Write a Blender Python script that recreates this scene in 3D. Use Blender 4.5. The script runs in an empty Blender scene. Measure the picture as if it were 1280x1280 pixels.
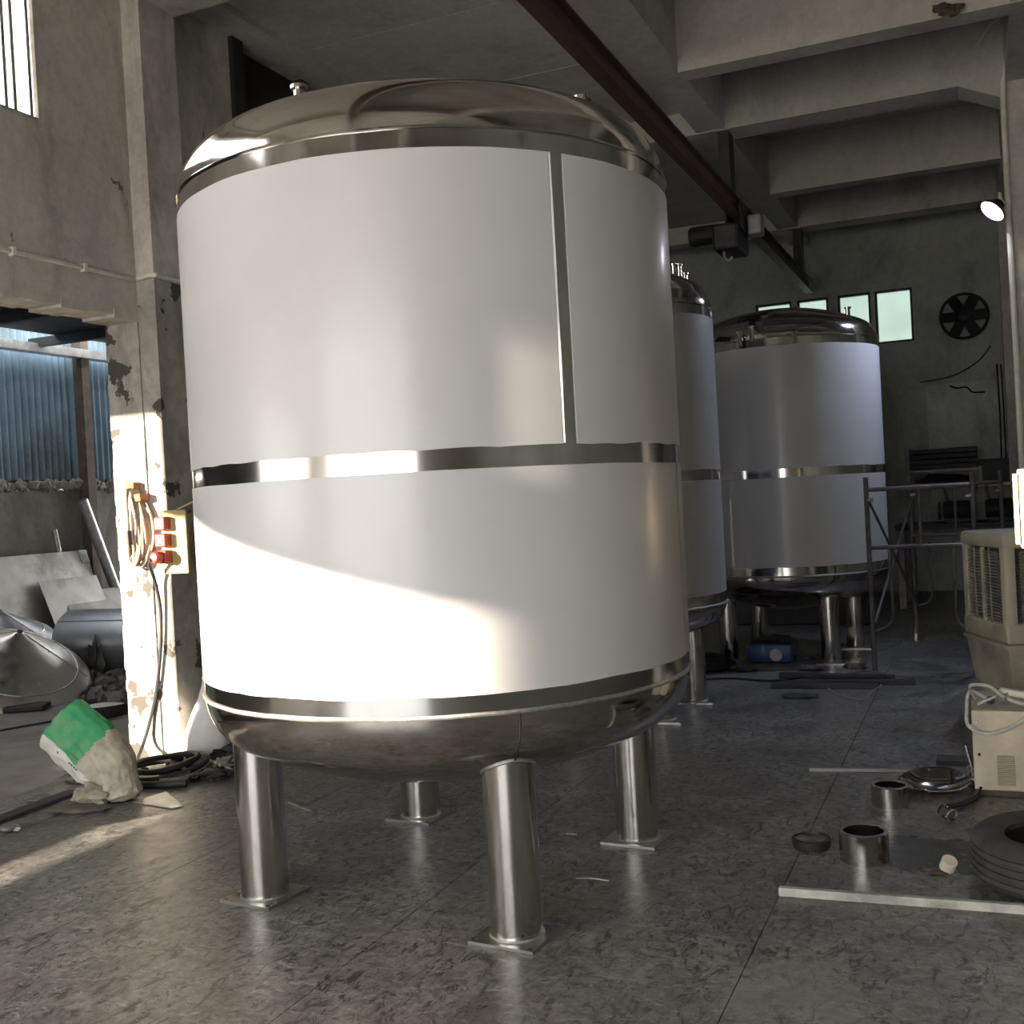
import bpy, bmesh, math, random
from mathutils import Vector, Matrix, Euler, noise
random.seed(7)
PI = math.pi
sc = bpy.context.scene
COL = sc.collection

# ------------------------------------------------------------------ camera
F, PITCH, ROLL, YAW, EYE = 1374.03, -0.0117, 0.0545, math.radians(23.2), 1.6
def _cam_rows():
    fw = Vector((0, math.cos(PITCH), math.sin(PITCH))); rt = Vector((1, 0, 0)); dn = fw.cross(rt)
    c, s = math.cos(ROLL), math.sin(ROLL)
    rows = [rt * c + dn * s, dn * c - rt * s, fw]
    rz = Matrix.Rotation(YAW, 3, 'Z')
    return [rz @ v for v in rows]
RT, DN, FW = _cam_rows()
cd = bpy.data.cameras.new('camera'); cam = bpy.data.objects.new('camera', cd); COL.objects.link(cam)
cam.matrix_world = Matrix(((RT.x, -DN.x, -FW.x, 0), (RT.y, -DN.y, -FW.y, 0), (RT.z, -DN.z, -FW.z, EYE), (0, 0, 0, 1)))
cd.sensor_width = 36; cd.sensor_fit = 'HORIZONTAL'; cd.lens = F / 1280 * 36; cd.clip_start = .05; cd.clip_end = 200
sc.camera = cam
def px(u, v, ax, val):
    """point where the sight line through a photo pixel meets a plane of the room"""
    d = RT * ((u - 640) / F) + DN * ((v - 640) / F) + FW
    o = Vector((0, 0, EYE)); i = 'xyz'.index(ax)
    return o + d * ((val - o[i]) / d[i])

# ------------------------------------------------------------------ world, sun, exposure
w = bpy.data.worlds.new('sky'); sc.world = w; w.use_nodes = True
bg = w.node_tree.nodes['Background']; bg.inputs[0].default_value = (1.0, 0.98, 0.95, 1); bg.inputs[1].default_value = 6.2
SAZ, SEL = math.radians(36), math.radians(9.35)
sd = bpy.data.lights.new('sun_offscreen', 'SUN'); sun = bpy.data.objects.new('sun_offscreen', sd); COL.objects.link(sun)
sd.energy = 24.0; sd.color = (1.0, .85, .66); sd.angle = math.radians(1.0)
sdir = Vector((math.sin(SAZ) * math.cos(SEL), math.cos(SAZ) * math.cos(SEL), -math.sin(SEL)))
sun.rotation_euler = sdir.to_track_quat('-Z', 'Y').to_euler()
sun.location = (-12, -20, 8)
vs = sc.view_settings
vs.view_transform = 'Standard'; vs.look = 'None'; vs.gamma = 1.0; vs.use_curve_mapping = False; vs.exposure = 0.4

def portal(name, loc, rot, sx, sy):
    l = bpy.data.lights.new(name, 'AREA'); l.shape = 'RECTANGLE'; l.size = sx; l.size_y = sy
    l.cycles.is_portal = True
    o = bpy.data.objects.new(name, l); COL.objects.link(o); o.location = loc; o.rotation_euler = rot
# sampling guides (they give off nothing) in the big door behind the camera and the high window
portal('door_daylight_offscreen', (-2.3, -4.18, 1.8), (PI / 2, 0, PI), 5.4, 3.6)
portal('window_daylight_offscreen', (-5.3, 2.75, 4.5), (0, -PI / 2, 0), 1.0, 4.5)

# ------------------------------------------------------------------ materials
def new_mat(name):
    m = bpy.data.materials.new(name); m.use_nodes = True
    nt = m.node_tree; return m, nt, nt.nodes['Principled BSDF']
def sock(b, **k):
    for n, v in k.items():
        n = n.replace('_', ' ')
        b.inputs[n].default_value = (*v, 1) if isinstance(v, tuple) and len(v) == 3 else v
def coords(nt, scale=(1, 1, 1), kind='Object', rot=(0, 0, 0)):
    tc = nt.nodes.new('ShaderNodeTexCoord'); mp = nt.nodes.new('ShaderNodeMapping')
    mp.inputs['Scale'].default_value = scale; mp.inputs['Rotation'].default_value = rot
    nt.links.new(tc.outputs[kind], mp.inputs[0]); return mp.outputs[0]
def world_coords(nt, scale=(1, 1, 1)):
    g = nt.nodes.new('ShaderNodeNewGeometry'); mp = nt.nodes.new('ShaderNodeMapping')
    mp.inputs['Scale'].default_value = scale; nt.links.new(g.outputs['Position'], mp.inputs[0]); return mp.outputs[0]
def tex_noise(nt, vec, scale, detail=4, rough=.55, dist=0):
    n = nt.nodes.new('ShaderNodeTexNoise'); n.inputs['Scale'].default_value = scale; n.inputs['Detail'].default_value = detail
    n.inputs['Roughness'].default_value = rough; n.inputs['Distortion'].default_value = dist
    nt.links.new(vec, n.inputs['Vector']); return n.outputs['Fac']
def ramp(nt, fac, stops):
    r = nt.nodes.new('ShaderNodeValToRGB'); e = r.color_ramp.elements
    while len(e) < len(stops): e.new(.5)
    for i, (p, c) in enumerate(stops):
        e[i].position = p; e[i].color = (*c, 1) if isinstance(c, tuple) else (c, c, c, 1)
    nt.links.new(fac, r.inputs[0]); return r.outputs[0]
def mix(nt, fac, a, b, mode='MIX'):
    m = nt.nodes.new('ShaderNodeMix'); m.data_type = 'RGBA'; m.blend_type = mode
    for s, v in ((m.inputs[0], fac), (m.inputs[6], a), (m.inputs[7], b)):
        if hasattr(v, 'links'): nt.links.new(v, s)
        else: s.default_value = (*v, 1) if isinstance(v, tuple) else v
    return m.outputs[2]
def bump(nt, b, h, strength=.2, dist=.01):
    n = nt.nodes.new('ShaderNodeBump'); n.inputs['Strength'].default_value = strength; n.inputs['Distance'].default_value = dist
    nt.links.new(h, n.inputs['Height']); nt.links.new(n.outputs[0], b.inputs['Normal'])

def simple(name, col, rough=.6, metal=0, var=.25, scale=8, bmp=.15, dirt=None):
    """plain surface with mottled colour and fine relief"""
    m, nt, b = new_mat(name); sock(b, Roughness=rough, Metallic=metal)
    v = world_coords(nt); n = tex_noise(nt, v, scale, 5)
    lo = tuple(c * (1 - var) for c in col); hi = tuple(min(1, c * (1 + var)) for c in col)
    c = ramp(nt, n, [(.3, lo), (.7, hi)])
    if dirt:
        d = ramp(nt, tex_noise(nt, v, scale * .35, 6, .65), [(.5, 0.0), (.68, 1.0)]); c = mix(nt, d, c, dirt)
    nt.links.new(c, b.inputs['Base Color'])
    if bmp: bump(nt, b, tex_noise(nt, v, scale * 6, 3), bmp, .004)
    return m

def steel(name, col, rough, brushed=0, wav=.03, dirt=.0):
    m, nt, b = new_mat(name); sock(b, Metallic=1.0, Roughness=rough)
    v = world_coords(nt)
    n = tex_noise(nt, v, 5, 5, .6); c = ramp(nt, n, [(.3, tuple(x * .88 for x in col)), (.7, col)])
    nt.links.new(c, b.inputs['Base Color'])
    if brushed:
        vb = world_coords(nt, (3, 3, 900)); nb = tex_noise(nt, vb, 1.0, 2)
        r = ramp(nt, nb, [(.3, rough * .92), (.7, rough * 1.08)]); nt.links.new(r, b.inputs['Roughness'])
        b.inputs['Anisotropic'].default_value = brushed
        t = nt.nodes.new('ShaderNodeTangent'); t.direction_type = 'RADIAL'; t.axis = 'Z'; nt.links.new(t.outputs[0], b.inputs['Tangent'])
        bump(nt, b, tex_noise(nt, world_coords(nt, (1.5, 1.5, 2.5)), 2.0, 2), wav, .02)
    else:
        r = ramp(nt, tex_noise(nt, v, 9, 4), [(.3, rough * .7), (.75, rough * 1.5)]); nt.links.new(r, b.inputs['Roughness'])
        if wav: bump(nt, b, tex_noise(nt, v, 3.2, 2), wav, .02)
    return m

M = {}
M['polished'] = steel('polished_steel', (.62, .59, .55), .10, 0, .06)
M['brushed'] = steel('brushed_steel', (.62, .60, .57), .17, .7, .05)
M['shell'] = steel('bare_steel_shell', (.60, .59, .57), .11, .4, .06)
M['satin'] = steel('satin_steel', (.68, .67, .64), .36, 0, .0)
M['plate'] = steel('steel_plate', (.55, .54, .53), .35, 0, .0)
M['weld'] = simple('weld_bead', (.48, .465, .44), .4, .85, .2, 60, .6)
M['galv'] = simple('galvanised', (.48, .49, .50), .38, .8, .25, 14, .05)
M['dullsteel'] = simple('dull_sheet_steel', (.40, .40, .39), .42, .7, .18, 5, .05, (.22, .20, .17))
M['blued'] = simple('mill_sheet_steel', (.44, .46, .50), .33, .85, .15, 4, .03)
def film_mat():
    m, nt, b = new_mat('protective_film'); sock(b, Roughness=.38, Specular_IOR_Level=.5)
    v = world_coords(nt)
    c = ramp(nt, tex_noise(nt, v, 1.4, 6, .6), [(.3, (.58, .575, .585)), (.7, (.64, .635, .64))])
    d = ramp(nt, tex_noise(nt, world_coords(nt, (1, 1, 2.2)), 3.5, 8, .7), [(.66, 0.0), (.80, .35)])
    c = mix(nt, d, c, (.52, .51, .50)); nt.links.new(c, b.inputs['Base Color'])
    sock(b, Coat_Weight=.25, Coat_Roughness=.16)
    bump(nt, b, tex_noise(nt, world_coords(nt, (3, 3, .35)), 2.2, 3), .05, .02)
    return m
M['film'] = film_mat()
def blob(nt, x, y, sx, sy, v):
    """soft-edged irregular spot on the floor: 1 inside, 0 outside"""
    mp = nt.nodes.new('ShaderNodeMapping'); mp.vector_type = 'POINT'
    mp.inputs['Location'].default_value = (-x / sx, -y / sy, 0); mp.inputs['Scale'].default_value = (1 / sx, 1 / sy, 0); nt.links.new(v, mp.inputs[0])
    ln = nt.nodes.new('ShaderNodeVectorMath'); ln.operation = 'LENGTH'; nt.links.new(mp.outputs[0], ln.inputs[0])
    ad = nt.nodes.new('ShaderNodeMath'); ad.operation = 'MULTIPLY_ADD'; nt.links.new(tex_noise(nt, v, 5, 6, .65), ad.inputs[0]); ad.inputs[1].default_value = 1.6
    nt.links.new(ln.outputs['Value'], ad.inputs[2])
    return _step(nt, ad.outputs[0], 1.55, 1.75)
def _step(nt, val, a, b_):
    m = nt.nodes.new('ShaderNodeMapRange'); m.interpolation_type = 'SMOOTHSTEP'
    m.inputs['From Min'].default_value = a; m.inputs['From Max'].default_value = b_; m.inputs['To Min'].default_value = 1; m.inputs['To Max'].default_value = 0
    nt.links.new(val, m.inputs['Value']); return m.outputs[0]
def floor_mat():
    m, nt, b = new_mat('worn_concrete_floor'); sock(b, Specular_IOR_Level=.4)
    v = world_coords(nt)
    big = tex_noise(nt, v, .55, 5, .6, .3); mid = tex_noise(nt, v, 3.2, 10, .72, .8); fine = tex_noise(nt, v, 22, 8, .75)
    c = ramp(nt, mid, [(.32, (.082, .080, .077)), (.5, (.255, .248, .238)), (.66, (.47, .46, .445))])
    c = mix(nt, .4, c, ramp(nt, big, [(.3, (.15, .146, .14)), (.7, (.38, .37, .358))]))
    c = mix(nt, ramp(nt, fine, [(.34, .75), (.58, 0.0)]), c, (.060, .056, .052))
    scr = tex_noise(nt, world_coords(nt, (5, 2.4, 1)), 3.0, 12, .80, 1.8)
    c = mix(nt, ramp(nt, scr, [(.52, 0.0), (.58, .9)]), c, (.050, .047, .046))
    scr2 = tex_noise(nt, world_coords(nt, (2.2, 6, 1)), 4.2, 12, .80, 1.4)
    c = mix(nt, ramp(nt, scr2, [(.55, 0.0), (.62, .7)]), c, (.46, .445, .425))
    c = mix(nt, ramp(nt, tex_noise(nt, v, .9, 3), [(.5, 0.0), (.72, .3)]), c, (.15, .115, .09))
    wet0 = blob(nt, -.28, 4.95, .34, .27, v); wm = nt.nodes.new('ShaderNodeMath'); wm.operation = 'MULTIPLY'; nt.links.new(wet0, wm.inputs[0]); wm.inputs[1].default_value = .72; wet = wm.outputs[0]; smear = blob(nt, -.62, 3.48, .26, .26, v)
    c = mix(nt, wet, c, (.022, .020, .018)); 
    sm = nt.nodes.new('ShaderNodeMath'); sm.operation = 'MULTIPLY'; nt.links.new(smear, sm.inputs[0]); sm.inputs[1].default_value = .35
    c = mix(nt, sm.outputs[0], c, (.36, .34, .31))
    nt.links.new(c, b.inputs['Base Color'])
    r = mix(nt, wet, ramp(nt, mid, [(.25, .22), (.7, .52)]), (.20, .20, .20)); nt.links.new(r, b.inputs['Roughness'])
    bump(nt, b, tex_noise(nt, v, 9, 8, .7), .25, .006)
    return m
M['floor'] = floor_mat()
def plaster(name, c0, c1, stain, scale=1.1, peel=None, peel_at=.70):
    m, nt, b = new_mat(name); sock(b, Roughness=.9, Specular_IOR_Level=.2)
    v = world_coords(nt)
    c = ramp(nt, tex_noise(nt, v, scale, 7, .62, .5), [(.3, c0), (.7, c1)])
    s = ramp(nt, tex_noise(nt, world_coords(nt, (1, 1, .45)), 1.6, 8, .7, .6), [(.50, 0.0), (.72, .85)]); c = mix(nt, s, c, stain)
    g = ramp(nt, tex_noise(nt, v, 14, 6, .7), [(.3, .25), (.6, 0.0)]); c = mix(nt, g, c, tuple(x * .5 for x in stain))
    if peel:
        p = ramp(nt, tex_noise(nt, v, 3.1, 8, .6), [(peel_at, 0.0), (peel_at + .015, 1.0)]); c = mix(nt, p, c, peel)
    nt.links.new(c, b.inputs['Base Color'])
    bump(nt, b, tex_noise(nt, v, 10, 8, .68), .35, .01)
    return m
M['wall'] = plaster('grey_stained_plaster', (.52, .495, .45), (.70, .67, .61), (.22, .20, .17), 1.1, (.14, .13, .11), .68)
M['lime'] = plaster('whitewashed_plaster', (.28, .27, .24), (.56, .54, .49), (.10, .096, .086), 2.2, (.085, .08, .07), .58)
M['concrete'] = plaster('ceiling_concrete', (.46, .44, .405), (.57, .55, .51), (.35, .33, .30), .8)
M['wallfar'] = plaster('greenish_plaster', (.36, .38, .35), (.50, .52, .48), (.20, .21, .19), .7)  # greenish plaster, darker than the left wall
M['patch'] = plaster('lighter_plaster_patch', (.50, .55, .50), (.62, .67, .61), (.28, .30, .27), 1.5)
M['yardwall'] = plaster('yard_concrete', (.20, .19, .175), (.32, .31, .29), (.10, .10, .09), 1.8)
M['rail'] = simple('rust_brown_paint', (.085, .040, .030), .55, 0, .3, 6, .1)
M['black'] = simple('black_rubber', (.018, .018, .018), .6, 0, .3, 10, .15)
M['darkmetal'] = simple('dark_metal', (.035, .035, .037), .5, .4, .3, 8, .1)
M['tire'] = simple('worn_tyre_rubber', (.055, .053, .050), .8, 0, .3, 12, .25, (.10, .095, .085))
M['blue'] = simple('blue_corrugated', (.19, .29, .38), .5, .1, .2, 2.5, .08, (.10, .12, .14))
M['rustpost'] = simple('rusty_post', (.10, .075, .06), .7, .2, .3, 9, .2)
M['brick'] = simple('orange_brick', (.36, .15, .075), .85, 0, .2, 20, .3)
M['cable'] = simple('cream_cable', (.36, .32, .24), .5, 0, .2, 25, 0)
M['cableblk'] = simple('black_cable', (.03, .03, .034), .5, 0, .2, 25, 0)
M['cablew'] = simple('white_cable', (.55, .53, .47), .45, 0, .2, 25, 0)
M['red'] = simple('red_socket_plastic', (.36, .045, .042), .4, 0, .15, 20, 0)
M['hole'] = simple('dark_hole', (.01, .01, .01), .9, 0, 0, 5, 0)
M['yellow'] = simple('old_yellow_box', (.42, .34, .16), .6, 0, .2, 10, .1)
M['green'] = simple('green_woven_sack', (.05, .36, .15), .7, 0, .2, 12, .2, (.22, .38, .20))
M['sackwhite'] = simple('white_woven_sack', (.68, .67, .62), .7, 0, .1, 12, .2)
M['sackbeige'] = simple('dirty_clear_sack', (.46, .43, .35), .6, 0, .25, 14, .3, (.20, .18, .14))
M['whitebag'] = simple('white_plastic_bag', (.78, .78, .78), .45, 0, .08, 8, .2)
M['strap'] = simple('dusty_strap', (.17, .16, .145), .8, 0, .35, 18, .3)
M['beige'] = simple('beige_enamel', (.62, .55, .40), .45, 0, .08, 5, .04, (.42, .36, .26))
M['cooler'] = simple('yellowed_plastic', (.40, .37, .275), .55, 0, .15, 4, .05, (.21, .19, .14))
M['coolerdark'] = simple('cooler_pad_dark', (.05, .045, .035), .8, 0, .3, 30, .2)
M['slat'] = simple('dusty_slat', (.25, .23, .17), .6, 0, .2, 12, .1)
M['cream'] = simple('cream_painted_metal', (.80, .66, .46), .5, 0, .06, 6, .03)
M['ivory'] = simple('ivory_plastic', (.72, .66, .52), .5, 0, .1, 20, .05)
M['woodbar'] = simple('whitewashed_bar', (.55, .53, .48), .6, 0, .25, 9, .1, (.25, .24, .22))
M['greybar'] = simple('grey_steel_bar', (.30, .30, .29), .45, .5, .2, 9, .1)
M['flatbar'] = simple('dark_flat_bar', (.05, .05, .053), .55, .3, .2, 6, .1)
M['scrap'] = simple('grey_scrap', (.12, .12, .12), .7, .2, .4, 14, .3)
M['leather'] = simple('brown_grey_slab', (.16, .145, .13), .8, 0, .3, 10, .3)
M['toolblue'] = simple('blue_tool_case', (.025, .07, .19), .4, 0, .2, 10, .05)
M['powder'] = simple('white_powder', (.75, .75, .73), .9, 0, .1, 20, .3)
M['tarp'] = simple('dark_tarpaulin', (.045, .047, .045), .7, 0, .3, 6, .3)
M['boards'] = simple('dark_boards', (.03, .03, .034), .6, 0, .3, 6, .1)
M['conduit'] = simple('painted_conduit', (.72, .69, .61), .5, 0, .15, 8, .05)
M['scaff'] = simple('scaffold_tube', (.13, .12, .12), .45, .6, .3, 9, .1)
M['frame'] = simple('dark_window_frame', (.03, .026, .024), .6, 0, .2, 8, .05)
M['lampbody'] = simple('lamp_housing', (.06, .06, .065), .45, .5, .2, 10, .05)
M['ground'] = simple('yard_ground', (.64, .61, .57), .85, 0, .12, 2, .2)
M['yardfloor'] = simple('dusty_yard_floor', (.21, .205, .20), .8, 0, .25, 3, .25, (.12, .115, .11))
M['clearpl'] = simple('clear_plastic_scrap', (.40, .39, .36), .25, 0, .2, 12, .1)
def glass_mat(name, col, rough):
    m, nt, b = new_mat(name); sock(b, Base_Color=col, Roughness=rough, Transmission_Weight=1.0, IOR=1.3)
    b.inputs['Specular IOR Level'].default_value = .3
    n = tex_noise(nt, world_coords(nt), 2.5, 4); c = ramp(nt, n, [(.3, tuple(x * .8 for x in col)), (.7, col)]); nt.links.new(c, b.inputs['Base Color'])
    return m
M['frosted'] = glass_mat('frosted_green_glass', (.085, .112, .10), .35)
M['winglass'] = glass_mat('dusty_window_glass', (.85, .86, .86), .15)
M['jar'] = glass_mat('clear_glass', (.85, .88, .86), .02)
def emit(name, col, s):
    m, nt, b = new_mat(name); sock(b, Base_Color=(.8, .8, .8), Emission_Color=col, Emission_Strength=s); return m
M['led'] = emit('led_lens', (.86, .88, 1.0), 60)

# ------------------------------------------------------------------ mesh helpers
class B:
    """collects shapes into one mesh"""
    def __init__(s): s.v = []; s.f = []; s.mi = []
    def add(s, vs_, fs, m=0):
        o = len(s.v); s.v += [tuple(p) for p in vs_]
        for f in fs: s.f.append(tuple(i + o for i in f)); s.mi.append(m)
        return s
    def box(s, c, size, rot=None, m=0, taper=1.0):
        hx, hy, hz = size[0] / 2, size[1] / 2, size[2] / 2
        P = []
        for z, k in ((-hz, 1.0), (hz, taper)):
            P += [Vector((-hx * k, -hy * k, z)), Vector((hx * k, -hy * k, z)), Vector((hx * k, hy * k, z)), Vector((-hx * k, hy * k, z))]
        if rot is not None:
            R = rot if isinstance(rot, Matrix) else Euler(rot).to_matrix(); P = [R @ p for p in P]
        c = Vector(c)
        return s.add([p + c for p in P], [(3, 2, 1, 0), (4, 5, 6, 7), (0, 1, 5, 4), (1, 2, 6, 5), (2, 3, 7, 6), (3, 0, 4, 7)], m)
    def bx(s, x0, x1, y0, y1, z0, z1, m=0):
        return s.box(((x0 + x1) / 2, (y0 + y1) / 2, (z0 + z1) / 2), (x1 - x0, y1 - y0, z1 - z0), None, m)
    def rbox(s, c, size, r=.01, rot=None, m=0):
        """box with chamfered edges"""
        hx, hy, hz = [a / 2 for a in size]; r = min(r, hx * .9, hy * .9, hz * .9)
        bm = bmesh.new(); bmesh.ops.create_cube(bm, size=1)
        for v in bm.verts: v.co = Vector((v.co.x * size[0], v.co.y * size[1], v.co.z * size[2]))
        bmesh.ops.bevel(bm, geom=bm.edges[:], offset=r, segments=2, affect='EDGES', profile=.5)
        R = Matrix.Identity(3) if rot is None else (rot if isinstance(rot, Matrix) else Euler(rot).to_matrix())
        c = Vector(c); bm.verts.index_update()
        s.add([R @ v.co + c for v in bm.verts], [[v.index for v in f.verts] for f in bm.faces], m); bm.free(); return s
    def tube(s, pts, r, seg=8, closed=False, m=0, cap=True):
        pts = [Vector(p) for p in pts]; n = len(pts); rs = r if isinstance(r, (list, tuple)) else [r] * n
        prev = None; rings = []
        for i, p in enumerate(pts):
            a = pts[(i - 1) % n] if (closed or i > 0) else p; b_ = pts[(i + 1) % n] if (closed or i < n - 1) else p
            t = (b_ - a)
            t = t.normalized() if t.length > 1e-9 else Vector((0, 0, 1))
            if prev is None:
                u = t.cross(Vector((0, 0, 1)))
                if u.length < .05: u = t.cross(Vector((1, 0, 0)))
            else:
                u = prev - t * prev.dot(t)
                if u.length < 1e-6: u = t.orthogonal()
            u.normalize(); prev = u; w_ = t.cross(u)
            rings.append([p + (u * math.cos(2 * PI * k / seg) + w_ * math.sin(2 * PI * k / seg)) * rs[i] for k in range(seg)])
        V = [q for rg in rings for q in rg]; Fc = []
        for i in range(n if closed else n - 1):
            j = (i + 1) % n
            for k in range(seg): Fc.append((i * seg + k, i * seg + (k + 1) % seg, j * seg + (k + 1) % seg, j * seg + k))
        if cap and not closed: Fc += [tuple(range(seg))[::-1], tuple((n - 1) * seg + k for k in range(seg))]
        return s.add(V, Fc, m)
    def lathe(s, prof, seg=48, c=(0, 0, 0), R=None, a0=0, a1=2 * PI, m=0, closed=False):
        """profile [(r, z)] turned about z; R, c place it"""
        full = abs(a1 - a0 - 2 * PI) < 1e-6; na = seg if full else seg + 1; c = Vector(c); V = []
        for r_, z in prof:
            for k in range(na):
                t = a0 + (a1 - a0) * k / seg; p = Vector((r_ * math.cos(t), r_ * math.sin(t), z))
                V.append((R @ p if R else p) + c)
        Fc = []; n = len(prof)
        for i in range(n if closed else n - 1):
            i2 = (i + 1) % n
            for k in range(seg):
                k2 = (k + 1) % na; Fc.append((i * na + k, i * na + k2, i2 * na + k2, i2 * na + k))
        return s.add(V, Fc, m)
    def lump(s, c, size, seed=0, amt=.35, sub=2, rot=None, m=0, fr=1.6):
        bm = bmesh.new(); bmesh.ops.create_icosphere(bm, subdivisions=sub, radius=1)
        R = Euler(rot).to_matrix() if rot else Matrix.Identity(3)
        P = []
        for v in bm.verts:
            k = 1 + amt * noise.noise(v.co * fr + Vector((seed * 3.7, seed * 1.3, 0)))* 1.6
            q = v.co * k; P.append(R @ Vector((q.x * size[0], q.y * size[1], q.z * size[2])) + Vector(c))
        bm.verts.index_update(); s.add(P, [[v.index for v in f.verts] for f in bm.faces], m); bm.free(); return s
    def obj(s, name, mats, parent=None, smooth=False, off=None, sharp=35):
        me = bpy.data.meshes.new(name)
        if off is None: V = s.v
        else: V = [(a - off[0], b_ - off[1], c - off[2]) for a, b_, c in s.v]
        me.from_pydata(V, [], s.f); me.update()
        mats = mats if isinstance(mats, (list, tuple)) else [mats]
        for mm in mats: me.materials.append(M[mm] if isinstance(mm, str) else mm)
        if len(mats) > 1:
            for p, i in zip(me.polygons, s.mi): p.material_index = i
        bm = bmesh.new(); bm.from_mesh(me); bmesh.ops.recalc_face_normals(bm, faces=bm.faces[:])
        if smooth:
            for f in bm.faces: f.smooth = True
            for e in bm.edges:
                if len(e.link_faces) == 2 and e.calc_face_angle(0) > math.radians(sharp): e.smooth = False
        bm.to_mesh(me); bm.free()
        o = bpy.data.objects.new(name, me); COL.objects.link(o)
        if parent is not None: o.parent = parent
        return o

def tag(o, label=None, cat=None, group=None, kind=None):
    if label: o['label'] = label
    if cat: o['category'] = cat
    if group: o['group'] = group
    if kind: o['kind'] = kind
    return o
def thing(name, label, cat, loc=(0, 0, 0), rotz=0, group=None):
    o = bpy.data.objects.new(name, None); COL.objects.link(o); o.location = loc; o.rotation_euler = (0, 0, rotz)
    o.empty_display_size = .1
    return tag(o, label, cat, group)
def root(name, loc=(0, 0, 0)):
    o = bpy.data.objects.new(name, None); COL.objects.link(o); o.location = loc; o['kind'] = 'structure'; return o
def struct(o): o['kind'] = 'structure'; return o
def link_mesh(name, me, parent, loc=(0, 0, 0), rot=(0, 0, 0), scale=(1, 1, 1)):
    o = bpy.data.objects.new(name, me); COL.objects.link(o); o.parent = parent; o.location = loc; o.rotation_euler = rot; o.scale = scale; return o
def spline(pts, n=8, closed=False):
    P = [Vector(p) for p in pts]; out = []; N = len(P)
    for i in range(N if closed else N - 1):
        p0 = P[(i - 1) % N] if (closed or i > 0) else P[i]; p1 = P[i]; p2 = P[(i + 1) % N]; p3 = P[(i + 2) % N] if (closed or i < N - 2) else p2
        for k in range(n):
            t = k / n
            out.append(.5 * ((2 * p1) + (p2 - p0) * t + (2 * p0 - 5 * p1 + 4 * p2 - p3) * t * t + (3 * p1 - p0 - 3 * p2 + p3) * t ** 3))
    if not closed: out.append(P[-1])
    return out

# ================================================================== SETTING
ZS = 5.62          # soffit of the slab
XL, XO, XP = -5.10, -5.37, -4.95     # left wall inner face, outer face, pilaster face
XR, YF, YB = 5.0, -4.2, 16.4         # right wall, front wall (behind the camera), far wall

# floor: cast strips with recessed joints
fl = struct(B().bx(XO, XR, YF, YB + .3, -.30, -.010).obj('floor', 'floor'))
slab_x = [XO, -4.75, -3.45, -2.13, -0.80, .55, 2.0, 3.5, XR]
slab_y = [YF, -1.0, 1.2, 5.6, 9.6, 13.0, YB + .3]
for i in range(len(slab_x) - 1):
    for j in range(len(slab_y) - 1):
        B().bx(slab_x[i] + .0019, slab_x[i + 1] - .0019, slab_y[j] + .0019, slab_y[j + 1] - .0019, -.012, 0).obj('floor_slab', 'floor', fl)
# ground outside
struct(B().bx(-40, XO, YF, 40, -.30, -.004).obj('trim_1', 'yardfloor'))
struct(B().bx(-40, XO, -40, YF, -.30, -.004).obj('trim_4', 'ground'))
struct(B().bx(XO, 40, -40, YF, -.30, -.004).obj('trim_2', 'ground'))

# unseen block, added to keep the sun out of the front door
struct(B().bx(-28.6, -20.5, -37, -35, 0, 12).obj('sun_blocker', 'yardwall'))

# left wall with its openings
def wall_with_holes(b, u0, u1, z0, z1, holes, put):
    """fills a rectangle minus rectangular holes with boxes; put(b, ua, ub, za, zb)"""
    us = sorted({u0, u1, *[h[0] for h in holes], *[h[1] for h in holes]})
    for a, c in zip(us[:-1], us[1:]):
        hs = sorted([(h[2], h[3]) for h in holes if h[0] <= a + 1e-6 and h[1] >= c - 1e-6]); z = z0
        for lo, hi in hs:
            if lo > z + 1e-6: put(b, a, c, z, lo)
            z = max(z, hi)
        if z < z1 - 1e-6: put(b, a, c, z, z1)
HOLE_A = (1.75, 5.78, 0, 2.96)        # yard opening
HOLE_B = (-1.15, 1.55, 1.45, 2.26)     # unseen opening, shaped to throw the sun patch on the big tank
HOLE_F = (-1.75, -1.15, 1.75, 2.26)    # its end, sill raised to stop stray sun beyond the tank
HOLE_E = (-2.3, -1.5, 2.7, 3.3)    # unseen opening, added to let sun onto the cream cabinet
HOLE_C = (.5, 5.025, 4.02, 5.0)     # bright window high up
HOLE_D = (6.93, 8.9, 3.9, 5.24)      # dark window
wl = B()
wall_with_holes(wl, YF, YB, 0, ZS + .1, [HOLE_A, HOLE_B, HOLE_C, HOLE_D, HOLE_E, HOLE_F], lambda b, a, c, z0, z1: b.bx(XO, XL, a, c, z0, z1))
wall_left = struct(wl.obj('wall_left', 'wall'))
# pilasters (the one beside the opening has a whitewashed foot)
for y0 in (5.78, 10.5, 15.2):
    if y0 > 5 and y0 < 6:
        B().bx(XL, XP, y0, y0 + .35, 3.2, ZS).obj('pilaster', 'wall', wall_left)
        B().bx(XL, XP, y0, y0 + .35, 0, 3.2).obj('pilaster', 'lime', wall_left)
    else:
        B().bx(XL, XP, y0, y0 + .35, 0, ZS).obj('pilaster', 'wall', wall_left)
# whitewashed jamb of the yard opening, rough edged
jb = B(); n = 40
for k in range(n):
    z0, z1 = 2.96 * k / n, 2.96 * (k + 1) / n
    jb.bx(XO - .012 * random.random(), XL + .001, 5.772 - .006 * random.random(), 5.79, z0, z1)
jb.obj('jamb', 'lime', wall_left)
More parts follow.
